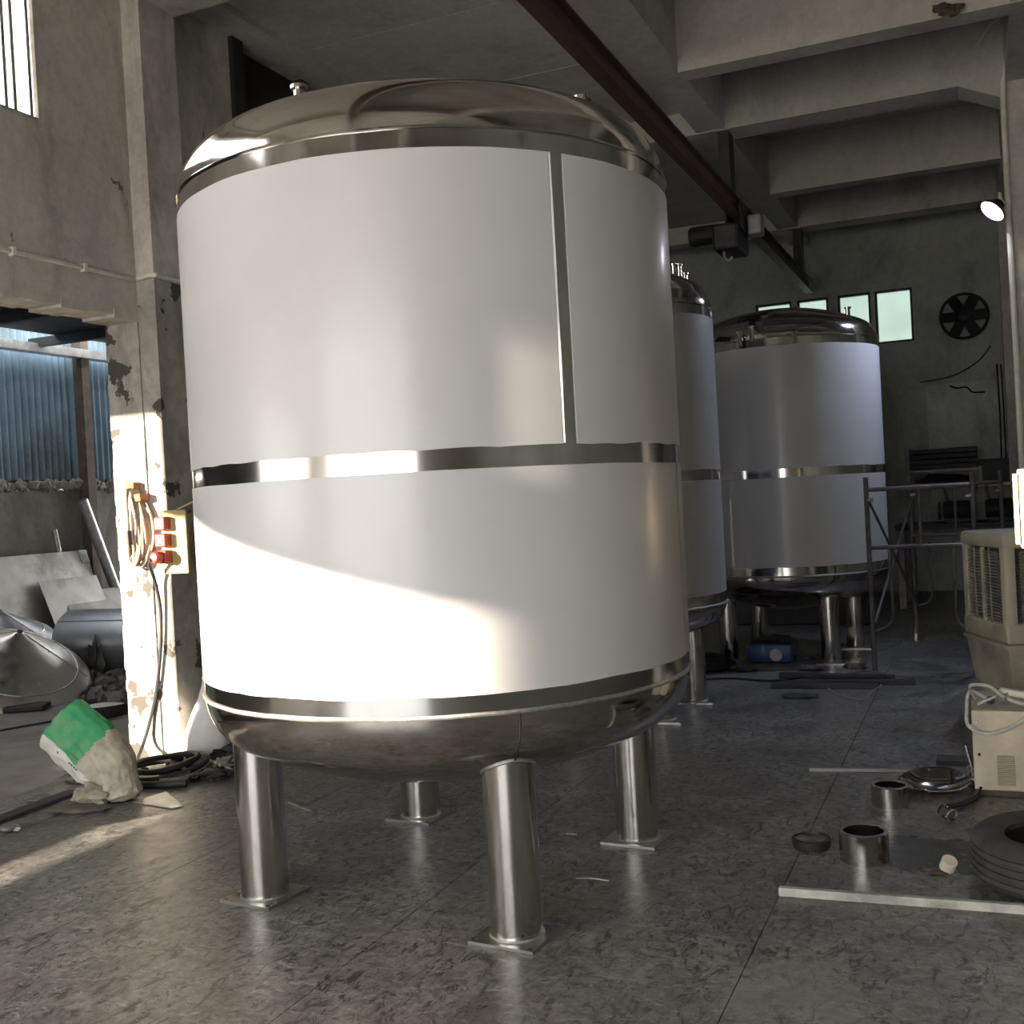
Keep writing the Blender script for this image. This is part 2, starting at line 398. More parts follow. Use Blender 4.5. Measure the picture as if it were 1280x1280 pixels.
# broken underside of the lintel
lt = B()
for k in range(36):
    y = 1.75 + 4.03 * k / 36
    lt.bx(XO + .01 * random.random(), XL + .006 * random.random(), y, y + 4.03 / 36 + .002, 2.96 - .018 - .03 * random.random(), 2.97)
lt.obj('lintel_edge', 'wall', wall_left)
# edge beam along the head of the wall
B().bx(XL, -4.82, 6.13, YB, 5.22, ZS).obj('edge_beam', 'concrete', wall_left)
B().bx(XL, -4.82, YF, 5.78, 5.22, ZS).obj('edge_beam', 'concrete', wall_left)

# far wall with its row of windows
PW = [(945, 990), (997, 1036), (1048, 1089), (1094.5, 1141.5)]
zt = px(1118, 361, 'y', YB).z; zb = px(1118, 428, 'y', YB).z
xs = [(px(a, 400, 'y', YB).x, px(b_, 400, 'y', YB).x) for a, b_ in PW]
wb = B()
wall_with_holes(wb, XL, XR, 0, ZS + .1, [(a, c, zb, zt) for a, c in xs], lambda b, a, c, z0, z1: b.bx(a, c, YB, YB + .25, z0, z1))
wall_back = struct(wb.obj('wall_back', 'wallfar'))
qa, qb = px(1158, 495, 'y', YB), px(1262, 590, 'y', YB)
B().bx(qa.x, qb.x + .1, YB - .012, YB, qb.z - .4, qa.z + .15).obj('plaster_patch', 'patch', wall_back)
for i, (a, c) in enumerate(xs):
    r_ = root('window_%d' % (i + 1), ((a + c) / 2, YB, zb))
    L = Vector(r_.location); fb = B(); t = .03
    fb.bx(a, a + t, YB + .03, YB + .10, zb, zt).bx(c - t, c, YB + .03, YB + .10, zb, zt).bx(a, c, YB + .03, YB + .10, zb, zb + t).bx(a, c, YB + .03, YB + .10, zt - t, zt)
    fb.obj('window_frame', 'frame', r_, off=L)
    B().bx(a + t, c - t, YB + .06, YB + .068, zb + t, zt - t).obj('pane', 'frosted', r_, off=L)
# a little unlit tube reflected bits on the last pane are left to the glass

# right wall, front wall with the big door and a transom slot
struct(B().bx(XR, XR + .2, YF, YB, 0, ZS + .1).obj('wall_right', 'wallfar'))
wf = B()
wall_with_holes(wf, XO, XR, 0, ZS + .1, [(-5.0, .4, 0, 3.6)], lambda b, a, c, z0, z1: b.bx(a, c, YF - .2, YF, z0, z1))
struct(wf.obj('wall_front', 'wall'))

# ceiling: precast panels, cross beams, long beam
ceil = struct(B().bx(XO, XR, YF, YB, ZS + .02, ZS + .25).obj('ceiling', 'concrete'))
cy = [YF, -1.9, .6, 3.1, 5.95, 7.55, 8.95, 10.75, 12.3, 13.8, YB]
cx = [-4.82, -2.3, .2, 2.6, XR]
for i in range(len(cx) - 1):
    for j in range(len(cy) - 1):
        zz = 5.27 if i == 0 else ZS
        B().bx(cx[i] + .004, cx[i + 1] - .004, cy[j] + .006, cy[j + 1] - .006, zz - random.random() * .006, zz + .03).obj('ceiling_panel', 'concrete', ceil)
def beam(x0, x1, y0, y1, z0, z1=ZS + .01): B().bx(x0, x1, y0, y1, z0, z1).obj('beam', 'concrete', ceil)
for y0 in (1.1, 5.78, 10.62, 15.2): beam(XP - .15, XR, y0, y0 + .36, 5.035)
for y0 in (8.86, 13.1): beam(-2.12, XR, y0, y0 + .22, 4.99)
beam(-2.39, -2.12, YF, YB, 5.045)
beam(.34, .6, YF, YB, 5.0)
# haunch where the cross beam meets the middle column
for y0 in (5.78, 10.62):
    hb = B(); hb.add([(-.05, y0, 5.04), (.33, y0, 5.04), (.33, y0, 4.86), (-.05, y0 + .36, 5.04), (.33, y0 + .36, 5.04), (.33, y0 + .36, 4.86)], [(0, 2, 1), (3, 4, 5), (0, 1, 4, 3), (1, 2, 5, 4), (2, 0, 3, 5)])
    hb.obj('haunch', 'concrete', ceil)
# columns in the middle of the hall
for y0 in (5.78, 10.62, 15.2):
    struct(B().bx(.325, .70, y0, y0 + .38, 0, 5.1).obj('column', 'wall'))

# bright window high in the left wall: bars and panes
w5 = root('window_5', (XL, 4.2, 4.02)); L = Vector(w5.location); fb = B()
for y in (4.985, 4.865, 4.80, 4.40, 3.95, 3.5, 2.9, 2.3, 1.7, 1.1, .52): fb.bx(-5.15, -5.11, y - .012, y + .012, 4.02, 5.0)
fb.bx(-5.16, -5.105, .5, 5.025, 4.02, 4.04).bx(-5.16, -5.105, .5, 5.025, 4.98, 5.0)
fb.obj('window_frame', 'galv', w5, off=L)
for a, c in ((4.88, 4.97), (4.815, 4.85), (4.415, 4.785), (3.965, 4.385), (3.515, 3.935), (2.915, 3.485), (2.315, 2.885), (1.715, 2.285), (1.115, 1.685), (.535, 1.085)):
    B().bx(-5.137, -5.130, a, c, 4.04, 4.98).obj('pane', 'winglass', w5, off=L)
# dark window beside the pilaster
w6 = root('window_6', (XL, 7.9, 3.9)); L = Vector(w6.location); fb = B()
fb.bx(-5.20, -5.06, 6.93, 7.06, 3.9, 5.24).bx(-5.20, -5.10, 7.95, 8.02, 3.9, 5.24).bx(-5.2, -5.1, 8.83, 8.9, 3.9, 5.24).bx(-5.2, -5.1, 6.93, 8.9, 3.9, 3.98)
fb.obj('window_frame', 'frame', w6, off=L)
B().bx(-5.30, -5.22, 6.93, 8.9, 3.9, 5.24).obj('dark_panel', 'frame', w6, off=L)  # dark panel filling the window opening
# unseen screen added in the yard opening; its gap casts the floor's sun strip
d1 = root('sun_gap_screen', (XL, 2.7, 0)); L = Vector(d1.location)
B().bx(-5.13, -5.10, 1.75, 4.3, 0, .215).obj('screen_panel', 'darkmetal', d1, off=L)
B().bx(-5.13, -5.10, 1.75, 4.3, .285, 2.95).obj('screen_panel', 'darkmetal', d1, off=L)
B().bx(-5.13, -5.10, 4.1, 4.3, .2, .29).obj('screen_rail', 'darkmetal', d1, off=L)

# ================================================================== YARD beyond the opening
XF = -10.0
fence = thing('yard_fence', 'blue corrugated sheet fence on a grey concrete wall topped with rubble', 'fence', (XF, 9.5, 0)); L = Vector(fence.location)
B().bx(XF - .22, XF, 3.2, 16, 0, 2.0).obj('low_wall', 'yardwall', fence, off=L)
def corr(y0, y1, x, z0, z1, pitch=.10, amp=.018):
    b = B(); V = []; n = int((y1 - y0) / pitch * 8)
    for k in range(n + 1):
        y = y0 + (y1 - y0) * k / n; xx = x + amp * math.sin(2 * PI * (y - y0) / pitch)
        V += [(xx, y, z0), (xx, y, z1)]
    o = 0; F_ = [(2 * k, 2 * k + 2, 2 * k + 3, 2 * k + 1) for k in range(n)]
    V2 = [(a - .004, c, d) for a, c, d in V]; m = len(V)
    b.add(V + V2, F_ + [tuple(i + m for i in f) for f in F_]); return b
for y0, y1, dx in ((3.3, 6.2, 0), (6.15, 8.98, .02), (8.93, 10.2, 0.0), (10.15, 13.2, .02), (13.15, 16, 0)):
    corr(y0, y1, XF - .05 + dx, 2.10, 3.98).obj('corrugated_sheet', 'blue', fence, smooth=True, off=L)
B().bx(XF - .10, XF + .03, 3.2, 16, 3.95, 4.05).obj('top_rail', 'darkmetal', fence, off=L)
B().bx(XF - .12, XF - .02, 3.2, 16, 2.05, 2.12).obj('bottom_rail', 'darkmetal', fence, off=L)
B().bx(XF + .03, XF + .17, 10.12, 10.24, 0, 4.0).obj('post', 'rustpost', fence, off=L)
rb = B()
for k in range(150):
    y = 8.0 + 4.2 * random.random(); rb.lump((XF - .05 + .08 * random.random(), y, 2.03 + .03 * random.random()), (.05 + .03 * random.random(),) * 3, k, .5, 1)
tag(rb.obj('rubble', 'yardwall', fence, off=L), kind='stuff')
# eaves of the lean-to roof over the yard
rf = struct(B().bx(-9.5, XO, 3.2, 16, 3.72, 3.80).obj('trim_3', 'darkmetal'))
for k in range(9):
    y = 4.2 + k * 1.3; B().bx(-9.9, XO, y, y + .08, 3.62, 3.72).obj('rafter', 'darkmetal', rf)
B().bx(-9.9, -9.75, 3.2, 16, 3.56, 3.66).obj('purlin', 'galv', rf)
# unseen wall added across the yard; its gaps shape the sun on the jamb
struct(B().bx(-12, -7.5, 3.0, 3.2, 0, 4.2).bx(-7.5, XO, 3.0, 3.2, 2.85, 4.2).bx(-7.5, XO, 3.0, 3.2, 0, .46).bx(-6.65, XO, 3.0, 3.2, .46, 2.85).bx(-6.85, -6.65, 3.0, 3.2, .92, 1.74).bx(-6.85, -6.65, 3.0, 3.2, 2.15, 2.85).obj('sun_mask_wall', 'yardwall'))

def leaning_sheet(y0, y1, xb, xt, z1, mat, label, tilt=0, th=.006):
    """flat sheet, foot at xb, head at xt against the wall"""
    t = thing('steel_sheet', label, 'metal sheet', (xb, (y0 + y1) / 2, 0), 0, 'sheets leaning on the yard wall')
    L = Vector(t.location); n = Vector((z1, 0, xt * -1 + xb)).normalized() * th
    V = [(xb, y0, 0), (xb, y1, tilt * 0), (xt, y1, z1 + tilt), (xt, y0, z1)]
    V2 = [(a + n.x, c, d + n.z) for a, c, d in V]
    B().add(V + V2, [(0, 1, 2, 3), (7, 6, 5, 4), (0, 4, 5, 1), (1, 5, 6, 2), (2, 6, 7, 3), (3, 7, 4, 0)]).obj('sheet', mat, t, off=L)
    return t
t = leaning_sheet(7.6, 10.05, -9.50, -9.86, 1.27, 'dullsteel', 'tall bare steel sheet leaning on the yard wall, its top corner folded')
L = Vector(t.location); B().box((-9.83, 9.98, 1.20), (.01, .12, .16), (0, -.36, 0)).obj('folded_corner', 'galv', t, off=L)
leaning_sheet(9.9, 10.42, -9.86, -9.985, 1.20, 'flatbar', 'narrow dark sheet standing between the tall sheet and the bright pipe')
leaning_sheet(9.15, 10.02, -9.28, -9.70, .97, 'dullsteel', 'mid-height stained sheet leaning in front of the tall one')
leaning_sheet(9.42, 11.6, -9.10, -9.66, .80, 'dullsteel', 'low wide sheet with a dark smudge, foremost of those on the yard wall')
# two bright pipes
def pipe(p0, p1, r, label):
    t = thing('steel_pipe', label, 'pipe', (p1.x, p1.y, 0)); L = Vector(t.location); d = (p1 - p0).normalized()
    B().lathe([(r, 0), (r, (p1 - p0).length), (r * .86, (p1 - p0).length), (r * .86, 0)], 20, p0, d.to_track_quat('Z', 'Y').to_matrix(), closed=True).obj('pipe_wall', 'galv', t, smooth=True, off=L)
p0 = px(103, 625, 'x', -9.74); p1 = px(146, 740, 'x', -9.70); d = (p1 - p0); p1 = p0 + d * (p0.z / (p0.z - p1.z)); pipe(p0, p1, .062, 'thick bright steel pipe leaning against the rusty post of the yard fence')
p0 = px(68, 662, 'x', -9.93); p1 = px(76, 700, 'x', -9.90); d = (p1 - p0); p1 = p0 + d * (p0.z / (p0.z - p1.z)); pipe(p0, p1, .030, 'thin bright steel pipe standing behind the tall bare sheet')

# cones
def cone_head(loc, axis, R_, h, mat, label, edge=.05):
    t = thing('tank_cone', label, 'steel cone', loc, 0)
    Q = Vector(axis).normalized().to_track_quat('Z', 'Y').to_matrix()
    prof = [(.022, h), (.022, h - .03), (.03, h - .012)]
    for k in range(1, 15): q = k / 14; prof.append((.03 + (R_ - .06 - .03) * q, h - .02 - (h - .06) * q))
    prof += [(R_ - .03, .025), (R_ - .008, 0), (R_, -.03), (R_, -.03 - edge), (R_ - .015, -.03 - edge), (R_ - .015, -.03)]
    B().lathe(prof, 64, (0, 0, 0), Q).obj('cone_skin', mat, t, smooth=True, sharp=50)
    sb = B()
    for a in (-.55, 2.2):
        pts = [Q @ Vector(((.04 + (R_ - .1) * q) * math.cos(a), (.04 + (R_ - .1) * q) * math.sin(a), h - .022 - (h - .055) * q * .985)) for q in [i / 10 for i in range(11)]]
        sb.tube(pts, .006, 6)
    sb.obj('weld_seam', 'weld', t)
    rb_ = B(); rb_.lathe([(R_ * .79 + .006 * math.cos(k * PI / 3), h * .235 + .006 * math.sin(k * PI / 3)) for k in range(6)], 64, (0, 0, 0), Q, closed=True); rb_.obj('rim_seam', 'plate', t, smooth=True)
    B().lathe([(.021, h - .05), (.0, h - .05)], 16, (0, 0, 0), Q).obj('apex_hole', 'hole', t)
    return t
tocam = Vector((7.9, -7.2, 0)).normalized()
ax = (Vector((0, 0, 1)) * math.cos(.50) + (tocam * .95 + Vector((.55, .35, 0))).normalized() * math.sin(.50))
cb = px(13, 838, 'y', 7.40)
cone_head(cb, ax, .72, .42, 'satin', 'shiny steel cone with a pointed tip lying tilted on the yard ground')
cb2 = px(2, 797, 'y', 8.08)
ax2 = (Vector((0, 0, 1)) * math.cos(.25) + tocam * math.sin(.25))
cone_head(cb2, ax2, .50, .29, 'blued', 'dull bluish steel cone lying behind the shiny one')
# things the cones are propped on
def prop_block(c, size, mat, label, name='timber_block', cat='block', rz=0):
    t = B().rbox((0, 0, size[2] / 2), size, .01).obj(name, mat); t.location = c; t.rotation_euler = (0, 0, rz); tag(t, label, cat); return t
g = px(22, 892, 'z', 0); prop_block((g.x - .05, g.y + .15, 0), (.34, .22, .05), 'black', 'flat black block under the edge of the shiny cone', rz=.5)
prop_block((cb.x - .1, cb.y + .35, 0), (.5, .3, .30), 'scrap', 'scrap block holding up the back of the shiny cone', 'scrap_block', rz=.3)
prop_block((cb2.x, cb2.y + .1, 0), (.6, .5, max(.08, cb2.z - .12)), 'scrap', 'scrap crate holding up the bluish cone', 'scrap_crate')
# drum
dr = thing('steel_drum', 'large rolled grey steel cylinder lying on its side behind the shiny cone', 'cylinder', (-8.0, 8.62, 0)); L = Vector(dr.location)
Q = Vector((1, .10, 0)).normalized().to_track_quat('Z', 'Y').to_matrix()
B().lathe([(.355, 0), (.355, 1.9), (.345, 1.9), (.345, 0)], 64, (-8.66, 8.60, .355), Q, closed=True).obj('rolled_shell', 'blued', dr, smooth=True, off=L)
B().tube([(-8.64 + k * .18, 8.60 - .245 + .018 * k, .355 + .263) for k in range(11)], .004, 6).obj('weld_seam', 'weld', dr, off=L)

# dark scrap heap by the jamb
for k in range(20):
    u = 122 + 9.4 * (k % 5) + 3 * random.random(); v = 858 + 8.2 * (k // 5) + 3 * random.random()
    p = px(u, v, 'z', 0); p.z = .02 + .05 * random.random()
    b = B()
    if k % 3 == 0:
        b.lump((0, 0, .02), (.11, .08, .07), k, .7, 2, (0, 0, random.random() * 3), fr=2.4)
    else:
        a = random.random() * 3; pts = [Vector((math.cos(a) * q * .32 + .03 * noise.noise(Vector((q * 5, k, 0))), math.sin(a) * q * .32, .03 + .10 * noise.noise(Vector((q * 4, k, 3))))) for q in [i / 8 - .5 for i in range(9)]]
        b.tube(pts, [.016 + .02 * random.random() for _ in pts], 5)
    o = b.obj('scrap_metal', 'scrap', None, smooth=False); o.location = p
    zmin = min(v_[2] for v_ in b.v); o.location.z = -zmin - .004 + (.05 if k % 4 == 1 else 0)
    tag(o, 'crumpled grey metal lump in the scrap heap beside the steel drum' if k % 3 == 0 else 'bent grey metal strip in the scrap heap beside the steel drum', 'scrap', 'crumpled lumps in the scrap heap' if k % 3 == 0 else 'bent strips in the scrap heap')
p = px(151, 850, 'z', 0)
o = B().lump((0, 0, .20), (.07, .07, .22), 5, .8, 3, fr=2.6).obj('crumpled_foil', 'scrap', None, smooth=False); o.location = (p.x - .05, p.y - .28, 0); tag(o, 'upright crumpled grey sheet metal standing in the scrap heap', 'scrap')
p = px(128, 893, 'z', 0)
bs = thing('basin', 'low black basin filled with white powder beside the scrap heap', 'basin', p)
B().lathe([(0, .0), (.21, .0), (.25, .10), (.27, .10), (.27, .085), (.255, .085), (.235, .02), (0, .02)], 32).obj('bowl_wall', 'black', bs, smooth=True)
B().lathe([(0, .085), (.12, .08), (.22, .055), (.24, .05)], 32).obj('powder', 'powder', bs, smooth=True)
# long dark cord on the yard ground
g0, g1 = px(0, 913, 'z', .006), px(90, 897, 'z', .006)
tag(B().tube([g0, g0.lerp(g1, .5), g1], .009, 6).obj('ground_cord', 'cableblk'), 'thin black cord lying straight across the threshold of the yard', 'cord')

# ================================================================== LEFT WALL FITTINGS
cp = thing('conduit_pipe', 'cream painted conduit running along the grey wall and around the pilaster', 'pipe', (XL, 5, 3.185)); L = Vector(cp.location)
B().tube([(XL + .015, -3, 3.185), (XL + .015, 5.73, 3.187), (XL + .02, 5.762, 3.19), (XP - .01, 5.762, 3.20), (XP + .016, 5.768, 3.20), (XP + .016, 6.14, 3.187), (XP + .01, 6.146, 3.187), (XL + .02, 6.15, 3.187), (XL + .015, 6.2, 3.187), (XL + .015, 9.5, 3.187)], .017, 10).obj('tube', 'conduit', cp, smooth=True, off=L)
cl = B()
for y in (4.75, 5.3, 6.6): B().bx(XL, XL + .038, y - .012, y + .012, 3.16, 3.212).obj('clamp', 'conduit', cp, off=L)
# brick bracket and hanging cable coil on the jamb
bh = thing('brick_hook', 'orange brick stub wedged into the whitewashed jamb as a hook', 'brick', px(166, 612, 'y', 5.77)); L = Vector(bh.location)
c = px(165, 612, 'y', 5.74); B().rbox((c.x, 5.745, c.z), (.085, .075, .10), .008, (0, .08, 0)).obj('brick', 'brick', bh, off=L)
c = px(173, 623, 'y', 5.74); B().rbox((c.x, 5.735, c.z), (.12, .09, .05), .008, (0, -.1, 0)).obj('brick', 'brick', bh, off=L)
hk = px(163, 618, 'y', 5.70)
cc = thing('cable_coil', 'coil of cream cable hanging from the orange brick on the jamb', 'cable', hk); L = Vector(cc.location)
for k in range(12):
    wd = .02 + .0105 * k + .015 * random.random(); hgt = .44 + .09 * random.random(); dy = -.045 + .006 * k; sw = -.01 + .03 * random.random()
    pts = []
    for q in range(22):
        a = 2 * PI * q / 22; dn_ = .5 - .5 * math.cos(a)          # 0 at the hook, 1 at the bottom
        pts.append((hk.x + sw * dn_ + wd * math.sin(a) * (.45 + .75 * dn_ ** .8), 5.72 + dy + .008 * math.sin(3 * a + k), hk.z + .035 - hgt * dn_))
    B().tube(spline(pts, 3, True), .0085, 7, True).obj('cable_loop', 'cable', cc, smooth=True, off=L)
B().tube([(hk.x + .005, 5.655, hk.z - .24), (hk.x + .01, 5.65, hk.z - .33)], [.016, .014], 10).obj('plug_end', 'black', cc, smooth=True, off=L)
B().tube(spline([(hk.x + .02, 5.68, hk.z - .06), (hk.x + .05, 5.68, hk.z - .2), (hk.x + .02, 5.69, hk.z - .35), (hk.x + .04, 5.69, hk.z - .42)], 6), .0085, 7).obj('cable_tail', 'cable', cc, smooth=True, off=L)
# socket board
bd = thing('socket_board', 'yellowed socket board with three red sockets fixed to the edge of the pilaster', 'socket board', (-4.90, 5.75, 1.23)); L = Vector(bd.location)
B().rbox((-4.89, 5.775, 1.44), (.205, .03, .42), .006).obj('board', 'yellow', bd, off=L)
B().rbox((-4.74, 5.80, 1.70), (.24, .12, .012), .004, (.25, -.33, 0)).obj('lid', 'yellow', bd, off=L)
for z in (1.565, 1.455, 1.345):
    s_ = B().rbox((-4.955, 5.728, z), (.088, .066, .088), .01).obj('socket', 'red', bd, off=L)
    if z > 1.4:
        for dx, dz in ((0, .024), (-.022, .002), (.022, -.002), (0, -.024)):
            B().lathe([(.006, 0), (.0, 0)], 8, (-4.955 + dx, 5.694, z + dz), Matrix.Rotation(PI / 2, 3, 'X')).obj('pin_hole', 'hole', s_, off=L)
pc = thing('power_cable', 'red round plug in the lowest socket with a black cable running down the jamb', 'plug', (-4.97, 5.69, 1.345)); L = Vector(pc.location)
B().lathe([(0, 0), (.036, 0), (.040, .02), (.040, .05), (.030, .062), (.014, .066), (0, .066)], 24, (-4.962, 5.696, 1.345), Matrix.Rotation(PI / 2, 3, 'X')).obj('plug', 'red', pc, smooth=True, off=L)
pts = [(-4.975, 5.63, 1.335), (-5.02, 5.66, 1.30), (-5.04, 5.72, 1.2), (-5.03, 5.75, 1.0), (-5.05, 5.755, .75), (-5.11, 5.755, .45), (-5.17, 5.745, .25), (-5.20, 5.70, .10), (-5.12, 5.55, .02), (-4.95, 5.45, .014)]
B().tube(spline(pts, 8), .0115, 8).obj('cable', 'cableblk', pc, smooth=True, off=L)

# ================================================================== FLOOR CLUTTER AT THE JAMB
# woven sack
def loft(rings, mats=None):
    b = B(); n = len(rings[0]); V = [p for r_ in rings for p in r_]
    b.add(V, []); 
    for i in range(len(rings) - 1):
        for k in range(n):
            b.f.append((i * n + k, i * n + (k + 1) % n, (i + 1) * n + (k + 1) % n, (i + 1) * n + k)); b.mi.append(mats(i, k) if mats else 0)
    return b
base = px(143, 1000, 'z', 0); base = Vector((base.x, base.y, 0)); YS = base.y
def pS(u, v, dy=0): return px(u, v, 'y', YS + dy)
rows = [((107, 1000), (168, 998), .10), ((108, 994), (172, 990), .15), ((124, 982), (166, 972), .10), ((106, 975), (163, 945), .13), ((92, 964), (148, 923), .13), ((78, 952), (132, 905), .12), ((66, 943), (116, 889), .11), ((56, 934), (98, 874), .11)]
N = 72; rings = []
for i, (l, r_, dep) in enumerate(rows):
    a, c = pS(*l), pS(*r_); a.z = max(a.z, .004); c.z = max(c.z, .004)
    mid = (a + c) / 2; hw = (c - a) / 2; ring = []
    for k in range(N):
        t = 2 * PI * k / N; q = mid + hw * math.cos(t) + Vector((0, 1, 0)) * (dep * math.sin(t))
        q += (hw.normalized() * .5 + Vector((0, .8, 0))) * (.028 if i < 6 else .012) * noise.noise(Vector((k * .45, i * 1.7, 2)))
        q.z = max(q.z + .012 * noise.noise(Vector((k * .35, i, 9))), .003); ring.append(q)
    rings.append(ring)
fine = []
for i in range(len(rings) - 1):
    for s_ in range(8):
        fine.append([rings[i][k].lerp(rings[i + 1][k], s_ / 8) + Vector((noise.noise(Vector((k * .3, i + s_ / 8, 5)) * 1.6), noise.noise(Vector((k * .3, i + s_ / 8, 8)) * 1.6), 0)) * .010 for k in range(N)])
fine.append(rings[-1])
def sack_col(i, k):
    t = abs(((k / N * 360) + 180) % 360 - 180)    # 0 = right edge, 180 = left edge
    if i < 20: return 2
    if t > 108 + 4 * noise.noise(Vector((i * .3, 0, 1))): return 1
    if i < 33 + 7 * noise.noise(Vector((k * .12, 3, 0))) + (t - 60) * -.06: return 2
    return 0
sk = thing('woven_sack', 'green and white woven sack slumped open beside the whitewashed jamb', 'sack', base)
o = loft(fine, sack_col).obj('sack_cloth', ['green', 'sackwhite', 'sackbeige'], sk, smooth=True, off=base, sharp=60)
sm = o.modifiers.new('thick', 'SOLIDIFY'); sm.thickness = .004
b = B()
b.lump(pS(118, 998, -.12) + Vector((0, 0, .02)), (.10, .09, .055), 3, .5, 3); b.lump(pS(160, 985, .02), (.07, .07, .06), 9, .5, 3)
b.obj('crumpled_foot', 'sackbeige', sk, smooth=True, off=base)
# faint printed row on the white edge
pr_ = B()
for k in range(9):
    q0 = pS(72 + k * 2.9, 941 + k * 2.6, -.118); pr_.box(q0, (.012, .002, .012 if k % 3 else .016))
pr_.obj('faint_print', 'strap', sk, off=base)

wbp = px(257, 948, 'z', 0); wbp = Vector((wbp.x, wbp.y, 0))
YW = wbp.y
rows = [((238, 946), (279, 946), .12), ((234, 935), (282, 938), .15), ((236, 915), (281, 918), .14), ((242, 893), (276, 896), .10), ((249, 872), (268, 876), .05), ((252, 858), (262, 858), .02)]
rings = []
for i, (l, r_, dep) in enumerate(rows):
    a, c = px(*l, 'y', YW), px(*r_, 'y', YW); mid = (a + c) / 2; hw = (c - a) / 2
    if i == 0: mid.z = .004
    rings.append([mid + hw * math.cos(2 * PI * k / 28) * (1 + .12 * noise.noise(Vector((k, i * 2, 4)))) + Vector((0, dep * math.sin(2 * PI * k / 28) * (1 + .25 * noise.noise(Vector((k * .8, i, 7)))), 0)) for k in range(28)])
wbag = thing('plastic_bag', 'tied white plastic bag standing at the foot of the pilaster', 'bag', wbp)
b = loft(rings); b.f.append(tuple(range(28))); b.mi.append(0)
b.obj('bag_skin', 'whitebag', wbag, smooth=True, off=wbp, sharp=70)
B().lump(px(256, 852, 'y', YW), (.02, .02, .05), 2, .6, 2).obj('knot', 'whitebag', wbag, smooth=True, off=wbp)

def gp(u, v, z=0): return px(u, v, 'z', z)
# hose coil, tyre-like loop, straps
c = gp(205, 968); hc = thing('hose_coil', 'thick black hose coiled at the foot of the whitewashed jamb', 'hose', c); L = Vector(c)
for k in range(2):
    r_ = .26 - .05 * k; pts = [(c.x + r_ * math.cos(a) * 1.0, c.y + r_ * math.sin(a), .03 + .035 * k + .03 * max(0, math.sin(a + 1))) for a in [2 * PI * i / 28 for i in range(28)]]
    B().tube(pts, .018, 10, True).obj('hose_loop', 'black', hc, smooth=True, off=L)
c2 = gp(190, 975); B().tube(spline([(c.x - .25, c.y - .05, .03), (c2.x - .1, c2.y - .12, .025), (c2.x + .1, c2.y - .2, .025), (c2.x + .35, c2.y - .1, .025)], 8), .022, 10).obj('hose_tail', 'black', hc, smooth=True, off=L)
def strap(pts, wd, th, label, mat='strap', name='strap'):
    """flat band standing on edge along a path"""
    P = spline(pts, 8); b = B(); n = len(P); V = []
    for i, p in enumerate(P):
        t = (P[min(i + 1, n - 1)] - P[max(i - 1, 0)]).normalized(); s_ = t.cross(Vector((0, 0, 1))).normalized() * th / 2
        V += [p - s_, p + s_, p + s_ + Vector((0, 0, wd)), p - s_ + Vector((0, 0, wd))]
    Fc = [(0, 1, 2, 3), tuple((n - 1) * 4 + k for k in (3, 2, 1, 0))]
    for i in range(n - 1):
        for k in range(4): Fc.append((i * 4 + k, i * 4 + (k + 1) % 4, i * 4 + 4 + (k + 1) % 4, i * 4 + 4 + k))
    return tag(b.add(V, Fc).obj(name, mat), label, 'strap')
a = gp(203, 985)
strap([gp(200, 985), gp(222, 983), gp(248, 975), gp(262, 962), gp(240, 957), gp(228, 966), gp(236, 975)], .055, .012, 'dusty grey strap looped on the floor beside the white bag')
strap([gp(200, 978), gp(214, 972), gp(232, 960), gp(224, 952), gp(208, 957)], .05, .012, 'second dusty strap curled inside the hose coil')
for k, (u, v, s_) in enumerate(((270, 974, .09), (280, 962, .10), (285, 950, .12), (292, 940, .10), (230, 978, .07))):
    q = gp(u, v); o = B().lump((0, 0, s_ * .33), (s_, s_ * .8, s_ * .42), k + 20, .6, 3, fr=2.2).obj('dirty_rag', 'strap' if k % 2 else 'black', None, smooth=True); o.location = (q.x, q.y, 0)
    tag(o, ('dusty grey' if k % 2 else 'black') + ' crumpled rag on the floor between the white bag and the tank leg', 'rag', ('grey' if k % 2 else 'black') + ' rags behind the tank leg')
g0, g1 = gp(262, 951, .05), gp(300, 967, .02)
tag(B().tube([g0, g1], .010, 8).obj('thin_rod', 'galv'), 'thin pale rod poking out from under the white bag', 'rod')
# dark flat bar and slab of leather, little ring, wires
p0, p1 = gp(-40, 1046), gp(103, 992); d = (p1 - p0).normalized(); q = Vector((-d.y, d.x, 0)) * .10
tag(B().add([p0 + q, p0 - q * .0, p1 - q * .0, p1 + q] + [v_ + Vector((0, 0, .022)) for v_ in (p0 + q, p0 - q * .0, p1 - q * .0, p1 + q)], [(0, 1, 2, 3), (4, 5, 6, 7), (0, 1, 5, 4), (1, 2, 6, 5), (2, 3, 7, 6), (3, 0, 4, 7)]).obj('flat_bar', 'flatbar'), 'long dark flat bar lying on the floor in front of the sack', 'metal bar')
q = gp(102, 1013); o = B().lump((0, 0, .014), (.17, .09, .016), 31, .35, 3, (0, 0, .3)).obj('shoe_sole', 'leather', None, smooth=True); o.location = (q.x, q.y, 0); tag(o, 'flattened brown sole lying beside the dark flat bar', 'sole')
q = gp(13, 1040); o = B().lump((0, 0, .02), (.06, .035, .02), 33, .4, 2).obj('metal_fitting', 'galv', None, smooth=True); o.location = (q.x, q.y, 0); tag(o, 'small shiny fitting on the floor beside the dark flat bar', 'fitting')
for k, (u, v, s_) in enumerate(((95, 967, .07), (103, 978, .09), (52, 1000, .08))):
    q = gp(u, v); o = B().lump((0, 0, .012), (s_, s_ * .6, .014), k + 50, .6, 2).obj('floor_scrap', 'scrap', None); o.location = (q.x, q.y, 0)
    tag(o, 'small flat scrap on the floor beside the sack', 'scrap', 'flat scraps by the sack')
